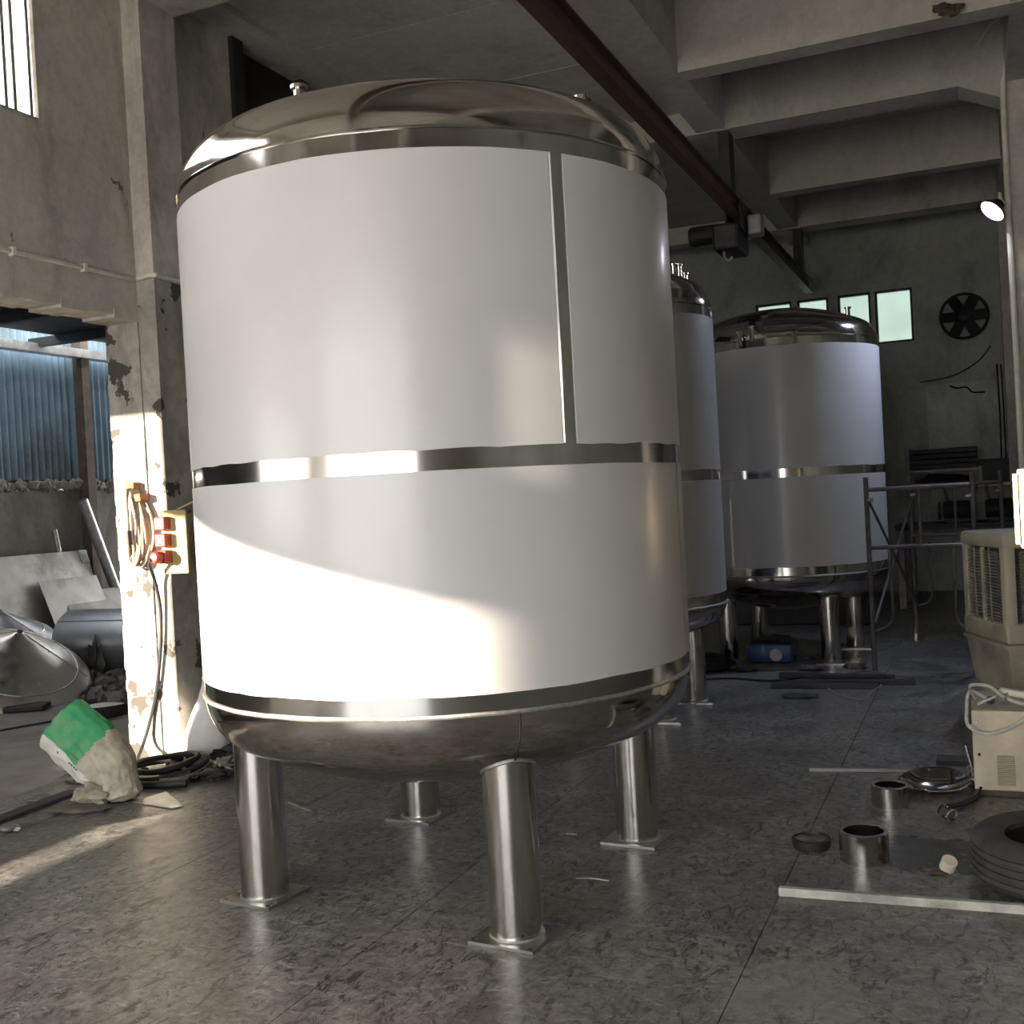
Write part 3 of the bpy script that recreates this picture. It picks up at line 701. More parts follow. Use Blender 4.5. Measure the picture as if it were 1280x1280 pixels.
A_, B_, C_, D_ = gp(166, 1003, .003), gp(208, 990, .02), gp(229, 1008, .003), gp(215, 1011, .003)
th = Vector((0, 0, .004)); tag(B().add([A_, B_, C_, D_, A_ + th, B_ + th, C_ + th, D_ + th], [(0, 1, 2, 3), (4, 5, 6, 7), (0, 1, 5, 4), (1, 2, 6, 5), (2, 3, 7, 6), (3, 0, 4, 7)]).obj('plastic_offcut', 'clearpl'), 'clear plastic offcut lying on the edge of the sun strip', 'plastic sheet')
def wire(pts, r, mat, label, cat='wire', name='wire_offcut'):
    return tag(B().tube(spline(pts, 6), r, 6).obj(name, mat), label, cat)
wire([gp(361, 1003, .006), gp(376, 1009, .006), gp(390, 1014, .006)], .006, 'galv', 'short straight rod on the floor behind the sunlit tank leg')
wire([gp(720, 1098, .004), gp(740, 1098, .004), gp(761, 1101, .004)], .004, 'galv', 'thin curved bright wire on the floor beside the front tank leg')
wire([gp(708, 1042, .004), gp(721, 1043, .004)], .004, 'galv', 'tiny bright wire on the floor between the two right tank legs')

# ================================================================== TANKS
HEAD = {}
def head_profile(R_, z0, sgn, n_k=10, n_c=16):
    """dished head: crown radius 2R, knuckle radius .2R; from rim to pole"""
    D = 2 * R_; rc, rk = D, .1 * D * 1.15
    sa = (R_ - rk) / (rc - rk); al = math.asin(sa); P = []
    for k in range(n_k + 1):
        t = (PI / 2 - al) * k / n_k; P.append((R_ - rk + rk * math.cos(t), rk * math.sin(t)))
    zc = P[-1][1] - rc * math.cos(al)
    for k in range(1, n_c + 1):
        t = al * (1 - k / n_c); P.append((max(rc * math.sin(t), .0005), zc + rc * math.cos(t)))
    kz = HEAD.get((R_, sgn), 1.0); P = [(r_, z * kz) for r_, z in P]
    return [(r_, z0 + sgn * z) for r_, z in P], P
def head_z(R_, z0, sgn, r_):
    P = head_profile(R_, z0, sgn)[1]
    for (ra, za), (rb_, zb_) in zip(P[:-1], P[1:]):
        if rb_ <= r_ <= ra: return z0 + sgn * (za + (zb_ - za) * (ra - r_) / max(1e-6, ra - rb_))
    return z0
def film_panel(R_, a0, a1, z0, z1, seed, rag=.006, seg=90):
    """thin film skin with a slightly ragged cut edge"""
    b = B(); V = []; n = seg
    for k in range(n + 1):
        t = a0 + (a1 - a0) * k / n
        lo = z0 + rag * noise.noise(Vector((t * 9, seed, 0))); hi = z1 + rag * .4 * noise.noise(Vector((t * 5, seed, 4)))
        for j in range(9):
            z = lo + (hi - lo) * j / 8; rr = R_ + .0035
            V.append((rr * math.cos(t), rr * math.sin(t), z))
    m = len(V); V2 = [(x * (R_ + .0005) / (R_ + .0035), y * (R_ + .0005) / (R_ + .0035), z) for x, y, z in V]
    Fc = []
    for k in range(n):
        for j in range(8): Fc.append((k * 9 + j, (k + 1) * 9 + j, (k + 1) * 9 + j + 1, k * 9 + j + 1))
    ed = []
    for k in range(n): ed += [(k * 9, (k + 1) * 9, (k + 1) * 9 + m, k * 9 + m), (k * 9 + 8, (k + 1) * 9 + 8, (k + 1) * 9 + 8 + m, k * 9 + 8 + m)]
    for j in range(8): ed += [(j, j + 1, j + 1 + m, j + m), (n * 9 + j, n * 9 + j + 1, n * 9 + j + 1 + m, n * 9 + j + m)]
    return b.add(V + V2, Fc + ed)
def nozzle(parent, x, y, zb_, r, h, flange=True, name='nozzle'):
    prof = [(r, -.06), (r, h)]
    if flange: prof += [(r * 1.5, h), (r * 1.5, h + .014), (r * .85, h + .014), (r * .85, h - .03), (.0005, h - .03)]
    else: prof += [(r * .85, h), (r * .85, h - .03), (.0005, h - .03)]
    return B().lathe(prof, 20, (x, y, zb_)).obj(name, 'polished', parent, smooth=True)
def plate_mesh(s_, th, hole, off):
    bm = bmesh.new(); h = s_ / 2
    def loop(pts):
        vs_ = [bm.verts.new((x, y, th)) for x, y in pts]; return [bm.edges.new((vs_[i], vs_[(i + 1) % len(vs_)])) for i in range(len(vs_))]
    ed = loop([(-h, -h), (h, -h), (h, h), (-h, h)])
    for sx in (-1, 1):
        for sy in (-1, 1): ed += loop([(sx * off + hole * math.cos(2 * PI * k / 12), sy * off + hole * math.sin(2 * PI * k / 12)) for k in range(12)])
    r_ = bmesh.ops.triangle_fill(bm, edges=ed, use_beauty=True)
    fs = [f for f in bm.faces]
    ex = bmesh.ops.extrude_face_region(bm, geom=fs)
    for v in [g_ for g_ in ex['geom'] if isinstance(g_, bmesh.types.BMVert)]: v.co.z = .001
    bmesh.ops.recalc_face_normals(bm, faces=bm.faces[:])
    me = bpy.data.meshes.new('base_plate'); bm.to_mesh(me); bm.free(); me.materials.append(M['plate']); return me
PLATE = plate_mesh(.265, .013, .011, .112)
def tank(label, loc, R_, zseam0, zseam1, films, legs, legr, plate_rot, nozzles, group=None):
    t = thing('storage_tank', label, 'tank', loc, 0, group)
    B().lathe([(R_, zseam0), (R_, zseam0 + .02)] + [(R_, zseam0 + (zseam1 - zseam0) * k / 24) for k in range(1, 25)], 128).obj('shell', 'shell', t, smooth=True)
    B().lathe(head_profile(R_, zseam1, 1)[0], 128).obj('top_head', 'polished', t, smooth=True)
    B().lathe(head_profile(R_, zseam0, -1)[0], 128).obj('bottom_head', 'polished', t, smooth=True)
    for z, mt, nm in ((zseam0, 'weld', 'weld_seam'), (zseam1, 'polished', 'rolled_rim')):
        q = .0085 if nm == 'weld_seam' else .006
        b = B()
        pts = [((R_ + q * .3) * math.cos(a), (R_ + q * .3) * math.sin(a), z + .003 * noise.noise(Vector((math.cos(a) * 9, math.sin(a) * 9, 1)))) for a in [2 * PI * k / 128 for k in range(128)]]
        b.tube(pts, q, 6, True); b.obj(nm, mt, t, smooth=True)
    for k, (a0, a1, z0, z1) in enumerate(films):
        film_panel(R_, a0, a1, z0, z1, k * 7 + loc[1]).obj('protective_film', 'film', t, smooth=True)
    for x, y in legs:
        zt_ = head_z(R_, zseam0, -1, math.hypot(x, y)); top = zt_ + .10
        lg = B().lathe([(legr, .012), (legr, top)], 40, (0, 0, 0)).obj('leg', 'brushed', t, smooth=True); lg.location = (x, y, 0)
        o = link_mesh('base_plate', PLATE, lg, (0, 0, 0), (0, 0, plate_rot))
        B().lathe([(legr + .006, .013), (legr + .003, .016), (legr, .020)], 40).obj('foot_weld', 'weld', lg, smooth=True)
        # weld ring following the dished bottom
        pts = []
        for k in range(40):
            a = 2 * PI * k / 40; xx, yy = x + legr * math.cos(a), y + legr * math.sin(a)
            pts.append((legr * 1.01 * math.cos(a), legr * 1.01 * math.sin(a), head_z(R_, zseam0, -1, math.hypot(xx, yy)) - .003))
        B().tube(pts, .0055, 6, True).obj('leg_weld', 'weld', lg, smooth=True)
    for x, y, r_, h, fl_ in nozzles:
        nozzle(t, x, y, head_z(R_, zseam1, 1, math.hypot(x, y)), r_, h, fl_)
    return t
def ang_on(u, v, c, R_):
    """angle on a standing cylinder where the sight line through a pixel meets it"""
    d = RT * ((u - 640) / F) + DN * ((v - 640) / F) + FW; ox, oy = -c[0], -c[1]
    A = d.x ** 2 + d.y ** 2; Bq = 2 * (ox * d.x + oy * d.y); Cq = ox * ox + oy * oy - R_ * R_; disc = Bq * Bq - 4 * A * Cq
    s_ = (-Bq - math.sqrt(max(0, disc))) / (2 * A); return math.atan2(oy + s_ * d.y, ox + s_ * d.x)
T1 = (-2.181, 4.308, 0); R1 = 1.0404
ga, gb = ang_on(694, 380, T1, R1), ang_on(712, 380, T1, R1)
re = ang_on(850, 700, T1, R1)
legs1 = [(.8435 * math.cos(a), .8435 * math.sin(a)) for a in [-2.8496 + YAW + k * PI / 2 for k in range(4)]]
def dome_at(u, v, c, z): q = px(u, v, 'z', z); return q.x - c[0], q.y - c[1]
n1 = dome_at(375, 122, T1, 3.20); n2 = dome_at(728, 128, T1, 3.20)
tk = tank('big steel tank in white film in the foreground, standing on four brushed legs', T1, R1, .862, 2.892,
     [(re - 2 * PI + .02, re, .932, 1.712), (gb - 2 * PI + 1.0, ga, 1.786, 2.821), (gb, gb + .98, 1.786, 2.821)],
     legs1, .098, math.radians(-5.5), [(n1[0], n1[1], .024, .032, True), (n2[0], n2[1], .026, .035, True)])
# loose strip of film curling off along the vertical gap, and vertical weld line on the bottom head
V = []; b = B()
for k in range(25):
    z = 1.79 + 1.03 * k / 24; a = ga + .004; rr = R1 + .003 + .010 * (.5 + .5 * noise.noise(Vector((z * 3, 2, 0))))
    V += [((R1 + .003) * math.cos(a - .002), (R1 + .003) * math.sin(a - .002), z), (rr * math.cos(a + .004), rr * math.sin(a + .004), z)]
b.add(V, [(2 * k, 2 * k + 2, 2 * k + 3, 2 * k + 1) for k in range(24)]).obj('film_curl', 'film', tk, smooth=True)
a = ang_on(651, 905, T1, R1); pts = []
for k in range(12):
    r_ = R1 - .25 * (k / 11) ** 1.6; pts.append(((r_ + .001) * math.cos(a), (r_ + .001) * math.sin(a), head_z(R1, .862, -1, r_) - .001))
B().tube(pts, .0035, 6).obj('seam_line', 'hole', tk)
# second tank (mostly hidden), third tank
T2 = (-2.43, 7.80, 0); R2 = .70
HEAD[(R2, 1)] = 1.3
legs2 = [(.50 * math.cos(a), .50 * math.sin(a)) for a in [math.radians(40) + k * PI / 2 for k in range(4)]]
nz = [(-.12, .1, .18, .08, True)]
for k, (u, v) in enumerate(((843, 352), (850, 352), (857, 354), (864, 358), (848, 360), (856, 364))):
    x, y = dome_at(u, v, T2, 3.14); nz.append((x, y, .016, .10 + .02 * (k % 2), True))
tank('slim white-filmed tank with a cluster of flanged necks, half hidden behind the big one', T2, R2, .78, 2.885,
     [(-PI, PI - .15, .86, 1.66), (-PI, PI - .15, 1.735, 2.815)], legs2, .075, .1, nz)
T3 = (-1.70, 10.52, 0); R3 = .89
legs3 = [(.66 * math.cos(a), .66 * math.sin(a)) for a in [math.radians(-52) + k * PI / 2 for k in range(4)]]
nz3 = []
for u, v in ((923, 388), (938, 380), (1060, 390)):
    x, y = dome_at(u, v + 4, T3, 3.10); nz3.append((x, y, .02, .055, True))
tank('far white-filmed tank in front of the lit windows, scaffold beside it', T3, R3, .80, 2.87,
     [(-PI - .6, PI - .8, .88, 1.66), (-PI - .6, PI - .8, 1.735, 2.80)], legs3, .085, .1, nz3)

# ================================================================== CRANE RAIL AND HOIST
rl = thing('crane_rail', 'rust-brown steel crane rail hung under the ceiling beams', 'crane rail', (-2.145, 6, 4.30)); L = Vector(rl.location)
rlb = B().bx(-2.20, -2.09, -3.3, 16.2, 4.30, 4.315).bx(-2.20, -2.09, -3.3, 16.2, 4.455, 4.47).bx(-2.15, -2.14, -3.3, 16.2, 4.315, 4.455)
rlb.obj('i_beam', 'rail', rl, off=L)
for y in (1.2, 5.9, 10.72, 15.3):
    B().bx(-2.20, -2.09, y - .06, y + .16, 4.46, 5.05).obj('hanger', 'darkmetal', rl, off=L)
ho = thing('chain_hoist', 'dark electric hoist trolley riding on the brown crane rail', 'hoist', (-2.145, 11.2, 4.0)); L = Vector(ho.location)
B().rbox((-2.22, 11.15, 4.08), (.26, .55, .26), .03).obj('hoist_body', 'darkmetal', ho, off=L)
B().lathe([(0, 0), (.09, 0), (.10, .03), (.10, .30), (.08, .34), (0, .34)], 24, (-2.62, 11.10, 4.16), Matrix.Rotation(PI / 2, 3, 'Y')).obj('motor', 'black', ho, smooth=True, off=L)
for sx in (-1, 1):
    B().bx(-2.145 + sx * .075 - .006, -2.145 + sx * .075 + .006, 10.95, 11.4, 4.15, 4.42).obj('side_plate', 'darkmetal', ho, off=L)
    for y in (11.05, 11.3): B().lathe([(0, 0), (.045, 0), (.045, .03), (0, .03)], 20, (-2.145 + sx * .05, y, 4.36), Matrix.Rotation(sx * PI / 2, 3, 'Y')).obj('wheel', 'greybar', ho, smooth=True, off=L)
B().rbox((-1.98, 11.25, 4.22), (.14, .2, .2), .02).obj('control_box', 'greybar', ho, off=L)
B().tube(spline([(-2.26, 11.0, 3.96), (-2.26, 11.0, 3.90), (-2.22, 11.0, 3.86), (-2.18, 11.0, 3.89)], 6), .014, 8).obj('hook', 'galv', ho, smooth=True, off=L)

# ================================================================== RIGHT SIDE
# the floodlight on the far column
def floodlight(loc, aim, watts, label, mount):
    t = thing('floodlight', label, 'lamp', loc); d = (Vector(aim) - Vector(loc)).normalized(); Q = d.to_track_quat('Z', 'Y').to_matrix()
    B().lathe([(0, -.09), (.05, -.09), (.06, -.05), (.105, -.01), (.12, 0), (.12, .012), (.108, .012), (.108, .004)], 32, (0, 0, 0), Q).obj('housing', 'lampbody', t, smooth=True)
    B().lathe([(.107, .004), (.0005, .006)], 32, (0, 0, 0), Q).obj('lens', 'led', t)
    m_ = Vector(mount) - Vector(loc)
    B().tube(spline([Q @ Vector((.0, 0, -.08)), Q @ Vector((0, 0, -.1)) + Vector((0, 0, .08)), m_ * .6 + Vector((0, 0, .06)), m_], 6), .010, 8).obj('bracket', 'conduit', t, smooth=True)
    l = bpy.data.lights.new('floodlight_beam', 'SPOT'); l.energy = watts; l.color = (.58, .70, 1.0); l.spot_size = math.radians(105); l.spot_blend = .8; l.shadow_soft_size = .10
    lo = bpy.data.objects.new('floodlight_beam', l); COL.objects.link(lo); lo.parent = t; lo.location = d * .03; lo.rotation_euler = d.to_track_quat('-Z', 'Y').to_euler()
    return t
lp = px(1241, 263, 'y', 10.45)
floodlight(lp, (-2.0, 9.2, 1.4), 95, 'round white floodlight shining on the column conduit', (.325, 10.60, lp.z + .05))
# conduit on the far column
q = [px(1262, 40, 'y', 10.58), px(1254, 105, 'y', 10.58), px(1261, 250, 'y', 10.58), px(1268, 400, 'y', 10.58), px(1277, 560, 'y', 10.58)]
cq = thing('column_conduit', 'grey conduit running down the edge of the middle column', 'pipe', (q[-1].x, 10.58, 0)); L = Vector(cq.location)
xk = .318; B().tube([(q[0].x + .04, 10.58, q[0].z), (q[0].x, 10.58, q[0].z - .1), (xk, 10.58, q[1].z), (xk, 10.58, 3.9), (xk + .006, 10.58, 2.6), (xk + .006, 10.58, .02)], .026, 10).obj('tube', 'conduit', cq, smooth=True, off=L)
# loose cables strung at the column head
wire([px(1268, 12, 'y', 10.3), px(1240, 30, 'y', 10.3), px(1222, 55, 'y', 10.3), px(1215, 62, 'y', 10.5)], .008, 'conduit', 'thin slack cord hanging from the ceiling beam beside the column', 'cord', 'ceiling_cord')
wire([px(1275, 30, 'y', 10.5), px(1272, 50, 'y', 10.5), px(1262, 80, 'y', 10.5)], .014, 'conduit', 'grey cable bending down onto the column conduit', 'cable', 'column_cable')
b = B()
for k in range(7):
    pz = px(1176 + k * 3, 10 + (k % 3) * 2, 'y', 8.8); b.lump(pz, (.05, .03, .03), k, .7, 2)
tag(b.obj('rag_on_beam', 'rustpost'), 'dark rag wedged on top of the ceiling cross beam', 'rag')
# cream cabinet on the near column (its edge only shows)
cbx = thing('wall_cabinet', 'cream metal cabinet edge fixed to the near middle column', 'cabinet', (.30, 5.7, 1.25)); L = Vector(cbx.location)
x0 = px(1267, 630, 'y', 5.60).x; x1 = px(1274, 630, 'y', 5.60).x; z0 = px(1270, 680, 'y', 5.6).z; z1 = px(1270, 592, 'y', 5.6).z
B().rbox(((x0 + x1) / 2 - .001, 5.60, (z0 + z1) / 2), (x1 - x0 - .004, .10, z1 - z0), .004).obj('door_edge', 'cream', cbx, off=L)
B().rbox((x1 + .20, 5.68, (z0 + z1) / 2), (.40, .24, z1 - z0 + .04), .006).obj('cabinet_body', 'cream', cbx, off=L)

# evaporative cooler
A0 = px(1208, 846, 'z', .20); A1 = px(1262, 869, 'z', .20)
dvec = Vector((A1.x - A0.x, A1.y - A0.y, 0)); wid = dvec.length; u_ = dvec.normalized(); n_ = Vector((-u_.y, u_.x, 0))   # u along the visible left face, n_ into the body
if n_.x < 0: n_ = -n_
S = max(.60, wid); cen = Vector((A1.x, A1.y, 0)) - u_ * S / 2 + n_ * S / 2
rz = math.atan2(u_.y, u_.x)
co = thing('air_cooler', 'yellowed plastic evaporative air cooler with louvred sides', 'air cooler', (cen.x, cen.y, 0), rz)
Hc = 1.215; zl = .52
B().rbox((0, 0, Hc - .05), (S + .01, S + .01, .10), .035).obj('top_cover', 'cooler', co, smooth=True)
tb = B(); tb.box((0, 0, .34), (S * .86, S * .86, .30), None); tb.v = [((x * (1.13 if z > .3 else 1.0)), (y * (1.13 if z > .3 else 1.0)), z) for x, y, z in tb.v]
tb.obj('water_tank', 'cooler', co)
B().rbox((0, 0, .495), (S + .012, S + .012, .03), .01).obj('tank_rim', 'cooler', co)
B().rbox((0, 0, .575), (S, S, .13), .02).obj('lower_band', 'cooler', co)
B().bx(-S / 2 + .05, S / 2 - .05, -S / 2 + .05, S / 2 - .05, .6, Hc - .05).obj('wet_pad', 'coolerdark', co)
for sx in (-1, 1):
    for sy in (-1, 1):
        B().rbox((sx * (S / 2 - .045), sy * (S / 2 - .045), (.6 + Hc - .06) / 2), (.085, .085, Hc - .06 - .6), .03).obj('corner_post', 'cooler', co, smooth=True)
        B().bx(sx * (S * .36) - .03, sx * (S * .36) + .03, sy * (S * .36) - .03, sy * (S * .36) + .03, 0, .20).obj('foot', 'cooler', co)
slm = None; nsl = 22
for fa in range(4):
    R_ = Matrix.Rotation(fa * PI / 2, 3, 'Z')
    for xx in (-.125, .125):
        v_ = R_ @ Vector((xx * 1.0, -S / 2 + .02, 0))
        for k in range(nsl):
            z = .655 + (Hc - .12 - .665) * k / (nsl - 1)
            if slm is None:
                o = B().box((0, 0, 0), (.235, .035, .006), (-.6, 0, 0)).obj('slat', 'slat', co); slm = o.data; o.location = (v_.x, v_.y, z); o.rotation_euler = (0, 0, fa * PI / 2)
            else: link_mesh('slat', slm, co, (v_.x, v_.y, z), (0, 0, fa * PI / 2))
    v_ = R_ @ Vector((0, -S / 2 + .012, 0)); link = B().box((0, 0, (.63 + Hc - .1) / 2), (.028, .02, Hc - .1 - .63)).obj('mullion', 'cooler', co); link.location = (v_.x, v_.y, 0); link.rotation_euler = (0, 0, fa * PI / 2)
    for xx in (-.125, .125):
        v_ = R_ @ Vector((xx, -S / 2 + .006, 0)); o = B().box((0, 0, (.63 + Hc - .1) / 2), (.008, .008, Hc - .1 - .63)).obj('rib', 'slat', co); o.location = (v_.x, v_.y, 0); o.rotation_euler = (0, 0, fa * PI / 2)

# beige machine with vent and cables on it
mb = thing('welding_machine', 'beige metal machine case with a slotted vent, cables piled on its top', 'machine', (.22, 6.1, 0)); L = Vector(mb.location)
xa, ya = px(1219, 995, 'z', 0).x, 5.89; zt_ = px(1213, 888, 'y', ya).z
B().rbox((xa + .33, ya + .27, (zt_ + .03) / 2), (.66, .54, zt_ - .03), .006).obj('case', 'beige', mb, off=L)
B().bx(xa + .015, xa + .64, ya + .012, ya + .52, 0, .032).obj('plinth', 'rustpost', mb, off=L)
v0, v1 = px(1246, 944, 'y', ya), px(1270, 983, 'y', ya)
B().bx(v0.x, v1.x, ya - .002, ya + .004, v1.z, v0.z).obj('vent_recess', 'slat', mb, off=L)
for k in range(16):
    z = v1.z + (v0.z - v1.z) * (k + .5) / 16; B().box(((v0.x + v1.x) / 2, ya - .004, z), (v1.x - v0.x, .008, .0045), (-.5, 0, 0)).obj('slat', 'beige', mb, off=L)
for u, v in ((1224, 943), (1226, 985), (1221, 902)):
    q = px(u, v, 'y', ya); B().lathe([(.008, 0), (.006, .004), (0, .004)], 10, (q.x, ya - .0005, q.z), Matrix.Rotation(PI / 2, 3, 'X')).obj('screw', 'hole' if v != 902 else 'galv', mb, off=L)
cz = zt_ + .012
cbd = thing('cable_bundle', 'tangle of white cables with a grey connector piled on the beige machine', 'cable', (xa + .1, ya + .1, zt_)); L = Vector(cbd.location)
for k, (pts, r_) in enumerate((
    ([(xa + .10, ya + .15, cz), (xa - .0, ya + .08, cz + .07), (xa - .02, ya - .02, cz - .02), (xa - .01, ya - .02, cz - .09), (xa + .08, ya - .02, cz - .12), (xa + .20, ya - .02, cz - .07), (xa + .30, ya + .02, cz + .01)], .009),
    ([(xa + .02, ya + .25, cz), (xa + .0, ya + .12, cz + .09), (xa + .09, ya + .05, cz + .10), (xa + .16, ya + .08, cz + .04), (xa + .26, ya + .06, cz + .01), (xa + .4, ya + .12, cz)], .009),
    ([(xa - .005, ya - .015, cz - .08), (xa + .05, ya - .018, cz - .125), (xa + .16, ya - .018, cz - .10), (xa + .26, ya - .015, cz - .03), (xa + .32, ya + .05, cz)], .008),
    ([(xa + .03, ya + .1, cz), (xa + .1, ya + .12, cz + .03), (xa + .2, ya + .2, cz + .05), (xa + .3, ya + .22, cz)], .007))):
    B().tube(spline(pts, 7), r_, 8).obj('cable', 'cablew', cbd, smooth=True, off=L)
B().rbox((xa + .21, ya + .12, cz + .055), (.16, .05, .035), .012, (0, .12, -.2)).obj('connector', 'ivory', cbd, smooth=True, off=L)
B().lump((xa + .15, ya + .10, cz + .03), (.035, .03, .03), 4, .3, 2).obj('clamp', 'galv', cbd, smooth=True, off=L)
B().lump((xa + .09, ya + .14, cz + .015), (.03, .03, .02), 6, .3, 2).obj('clamp', 'rustpost', cbd, smooth=True, off=L)

# tyre
ty = thing('car_tyre', 'worn black car tyre lying flat on the floor beside the white bar', 'tyre', (.222, 4.70, 0))
prof = [(.205, .045), (.20, .02), (.23, .004), (.27, .0), (.305, .015), (.325, .04)]
for z in (.055, .085, .115, .145): prof += [(.331, z - .008), (.331, z + .008), (.322, z + .010), (.322, z + .016)]
prof += [(.330, .165), (.318, .185), (.295, .20), (.265, .205), (.23, .20), (.205, .185), (.205, .165), (.215, .16), (.285, .15), (.305, .10), (.285, .05), (.215, .04)]
B().lathe(prof, 72, closed=True).obj('tyre_body', 'tire', ty, smooth=True, sharp=40)
# steel rings
def ring(c, r_, h, label, mat='brushed'):
    t = thing('steel_ring', label, 'pipe ring', c)
    B().lathe([(r_, 0), (r_, h - .004), (r_ - .004, h), (r_ - .016, h), (r_ - .019, h - .004), (r_ - .019, 0)], 56, closed=True).obj('ring_wall', mat, t, smooth=True); return t
c = px(1078, 1084, 'z', 0); ring((c.x, c.y + .10, 0), .101, .126, 'large short steel pipe ring standing beside the low black tin')
c = px(1112, 1011, 'z', 0); ring((c.x, c.y + .08, 0), .090, .100, 'smaller steel pipe ring standing against the shiny dish')
c = px(1012, 1064, 'z', 0); ld = thing('paint_tin', 'low round black tin caked with grey residue beside the large ring', 'tin', (c.x, c.y + .06, 0))
B().lathe([(0, 0), (.078, 0), (.083, .02), (.083, .04), (.074, .044), (.070, .03), (0, .028)], 40).obj('tin_wall', 'black', ld, smooth=True)
B().lump((0, 0, .032), (.062, .062, .011), 8, .5, 3).obj('residue', 'strap', ld, smooth=True)
# shallow dish and black hose under it
c = px(1168, 1000, 'z', 0); dc = Vector((c.x, c.y + .17, 0)); ds = thing('steel_dish', 'shiny shallow steel dish tilted on a black hose beside the beige machine', 'dish', dc)
Qd = Euler((.10, .0, 0)).to_matrix()
B().lathe([(.168, .052), (.165, .058), (.155, .052), (.12, .028), (.06, .012), (0, .008), (0, .003), (.06, .006), (.125, .022), (.16, .046)], 56, (0, 0, .005), Qd).obj('dish_wall', 'polished', ds, smooth=True)
wire([gp(1122, 985, .022), gp(1128, 972, .03), gp(1150, 963, .022), gp(1185, 962, .022), gp(1210, 975, .022), gp(1222, 990, .022), gp(1208, 1002, .022), gp(1185, 1008, .022)], .016, 'cableblk', 'black hose looping around the shiny dish', 'hose', 'black_hose')
wire([gp(1196, 1004, .008), gp(1208, 996, .012), gp(1216, 990, .01), gp(1224, 985, .01)], .007, 'strap', 'grey twisted cord between the dish and the beige machine', 'cord', 'twisted_cord')
wire([px(1207, 932, 'y', 5.86), px(1210, 945, 'y', 5.86), px(1214, 958, 'y', 5.86), gp(1216, 975, .01)], .004, 'cablew', 'thin white wire sticking up beside the beige machine', 'wire', 'white_wire')
b = B()
for k in range(7):
    q = gp(1212 + (k % 3) * 3, 984 - k * 3.5, .015); b.lathe([(.016 + .005 * math.cos(t), .005 * math.sin(t)) for t in [2 * PI * i / 6 for i in range(6)]], 10, q + Vector((0, 0, .01)), Euler((random.random() * 2, random.random() * 2, 0)).to_matrix(), closed=True)
tag(b.obj('short_chain', 'galv'), 'short bright chain lying against the left side of the beige machine', 'chain')
# jar, cap, bars
c = px(1184, 1026, 'z', 0); o = thing('glass_jar', 'small clear jar lying on its side on the wet floor', 'jar', (c.x, c.y + .02, 0)); Qj = Vector((.55, -.6, -.15)).normalized().to_track_quat('Z', 'Y').to_matrix()
B().lathe([(.0, -.03), (.028, -.03), (.030, -.024), (.030, .03), (.027, .036), (.024, .03), (.025, -.022), (0, -.024)], 28, (0, 0, .032), Qj).obj('glass_wall', 'jar', o, smooth=True)
B().lathe([(.0305, .030), (.0305, .038), (.026, .038)], 28, (0, 0, .032), Qj).obj('rim', 'galv', o, smooth=True)
c = px(1179, 1094, 'z', 0); o = thing('plastic_cup', 'broken ivory plastic cup with a brown lump on the wet floor', 'cup', (c.x, c.y + .03, 0))
B().lathe([(.031, 0), (.031, .042), (.028, .045), (0, .045), (0, .041), (.027, .041), (.027, 0)], 24, (.015, 0, .022), Euler((.5, .35, 0)).to_matrix(), 0, 2 * PI).obj('cup_wall', 'ivory', o, smooth=True)
B().lump((-.015, -.025, .008), (.034, .022, .012), 12, .5, 2).obj('brown_lump', 'rustpost', o, smooth=True)
def bar(p0, p1, wd, th, mat, label, name='steel_bar'):
    d = (p1 - p0); L_ = d.length; c = (p0 + p1) / 2; o = B().rbox((0, 0, th / 2), (L_, wd, th), .003).obj(name, mat); o.location = (c.x, c.y, 0); o.rotation_euler = (0, 0, math.atan2(d.y, d.x)); return tag(o, label, 'bar')
p0, p1 = gp(974, 1119), gp(1280, 1142); d = (p1 - p0); bar(p0, p0 + d * 1.6, .028, .034, 'woodbar', 'long whitish bar lying on the floor in front of the tyre')
p0, p1 = gp(1011, 964), gp(1192, 966); bar(p0, p1, .03, .02, 'greybar', 'thin grey bar lying on the floor behind the smaller ring')
o = B().box((0, 0, .012), (.30, .14, .024)).obj('dark_plank', 'boards'); q = gp(1195, 953); o.location = (q.x + .05, q.y, 0); tag(o, 'dark short plank on the floor beside the beige machine', 'plank')

# scaffold frames
def tb_(b, pts, r=.021): b.tube(pts, r, 10); return b
def scaffold(x0, x1, y, label, hgt=1.62):
    t = thing('scaffold', label, 'scaffold', (x0, y, 0)); L = Vector(t.location)
    for x in (x0, x1): tb_(B(), [(x, y, 0), (x, y, hgt)]).obj('upright', 'scaff', t, smooth=True, off=L)
    for z in (1.515, 1.03): tb_(B(), [(x0, y, z), (x1, y, z)], .019).obj('crossbar', 'scaff', t, smooth=True, off=L)
    for s_, x in ((1, x0), (-1, x1)):
        tb_(B(), spline([(x + s_ * .16, y, 1.03), (x + s_ * .165, y, .62), (x + s_ * .165, y, .46), (x + s_ * .13, y, .38), (x + s_ * .02, y, .33)], 5), .013).obj('inner_bow', 'scaff', t, smooth=True, off=L)
        B().rbox((x + s_ * .03, y - .02, 1.43), (.05, .02, .03), .005).obj('brace_lock', 'scaff', t, off=L)
    tb_(B(), [((x0 + x1) / 2, y, 1.03), ((x0 + x1) / 2, y, 1.515)], .014).obj('strut', 'scaff', t, smooth=True, off=L)
    return t
scaffold(-.895, -.075, 9.62, 'steel scaffold frame standing in front of the far tank')
scaffold(-.66, .16, 11.45, 'second scaffold frame standing behind the first and behind the cooler')
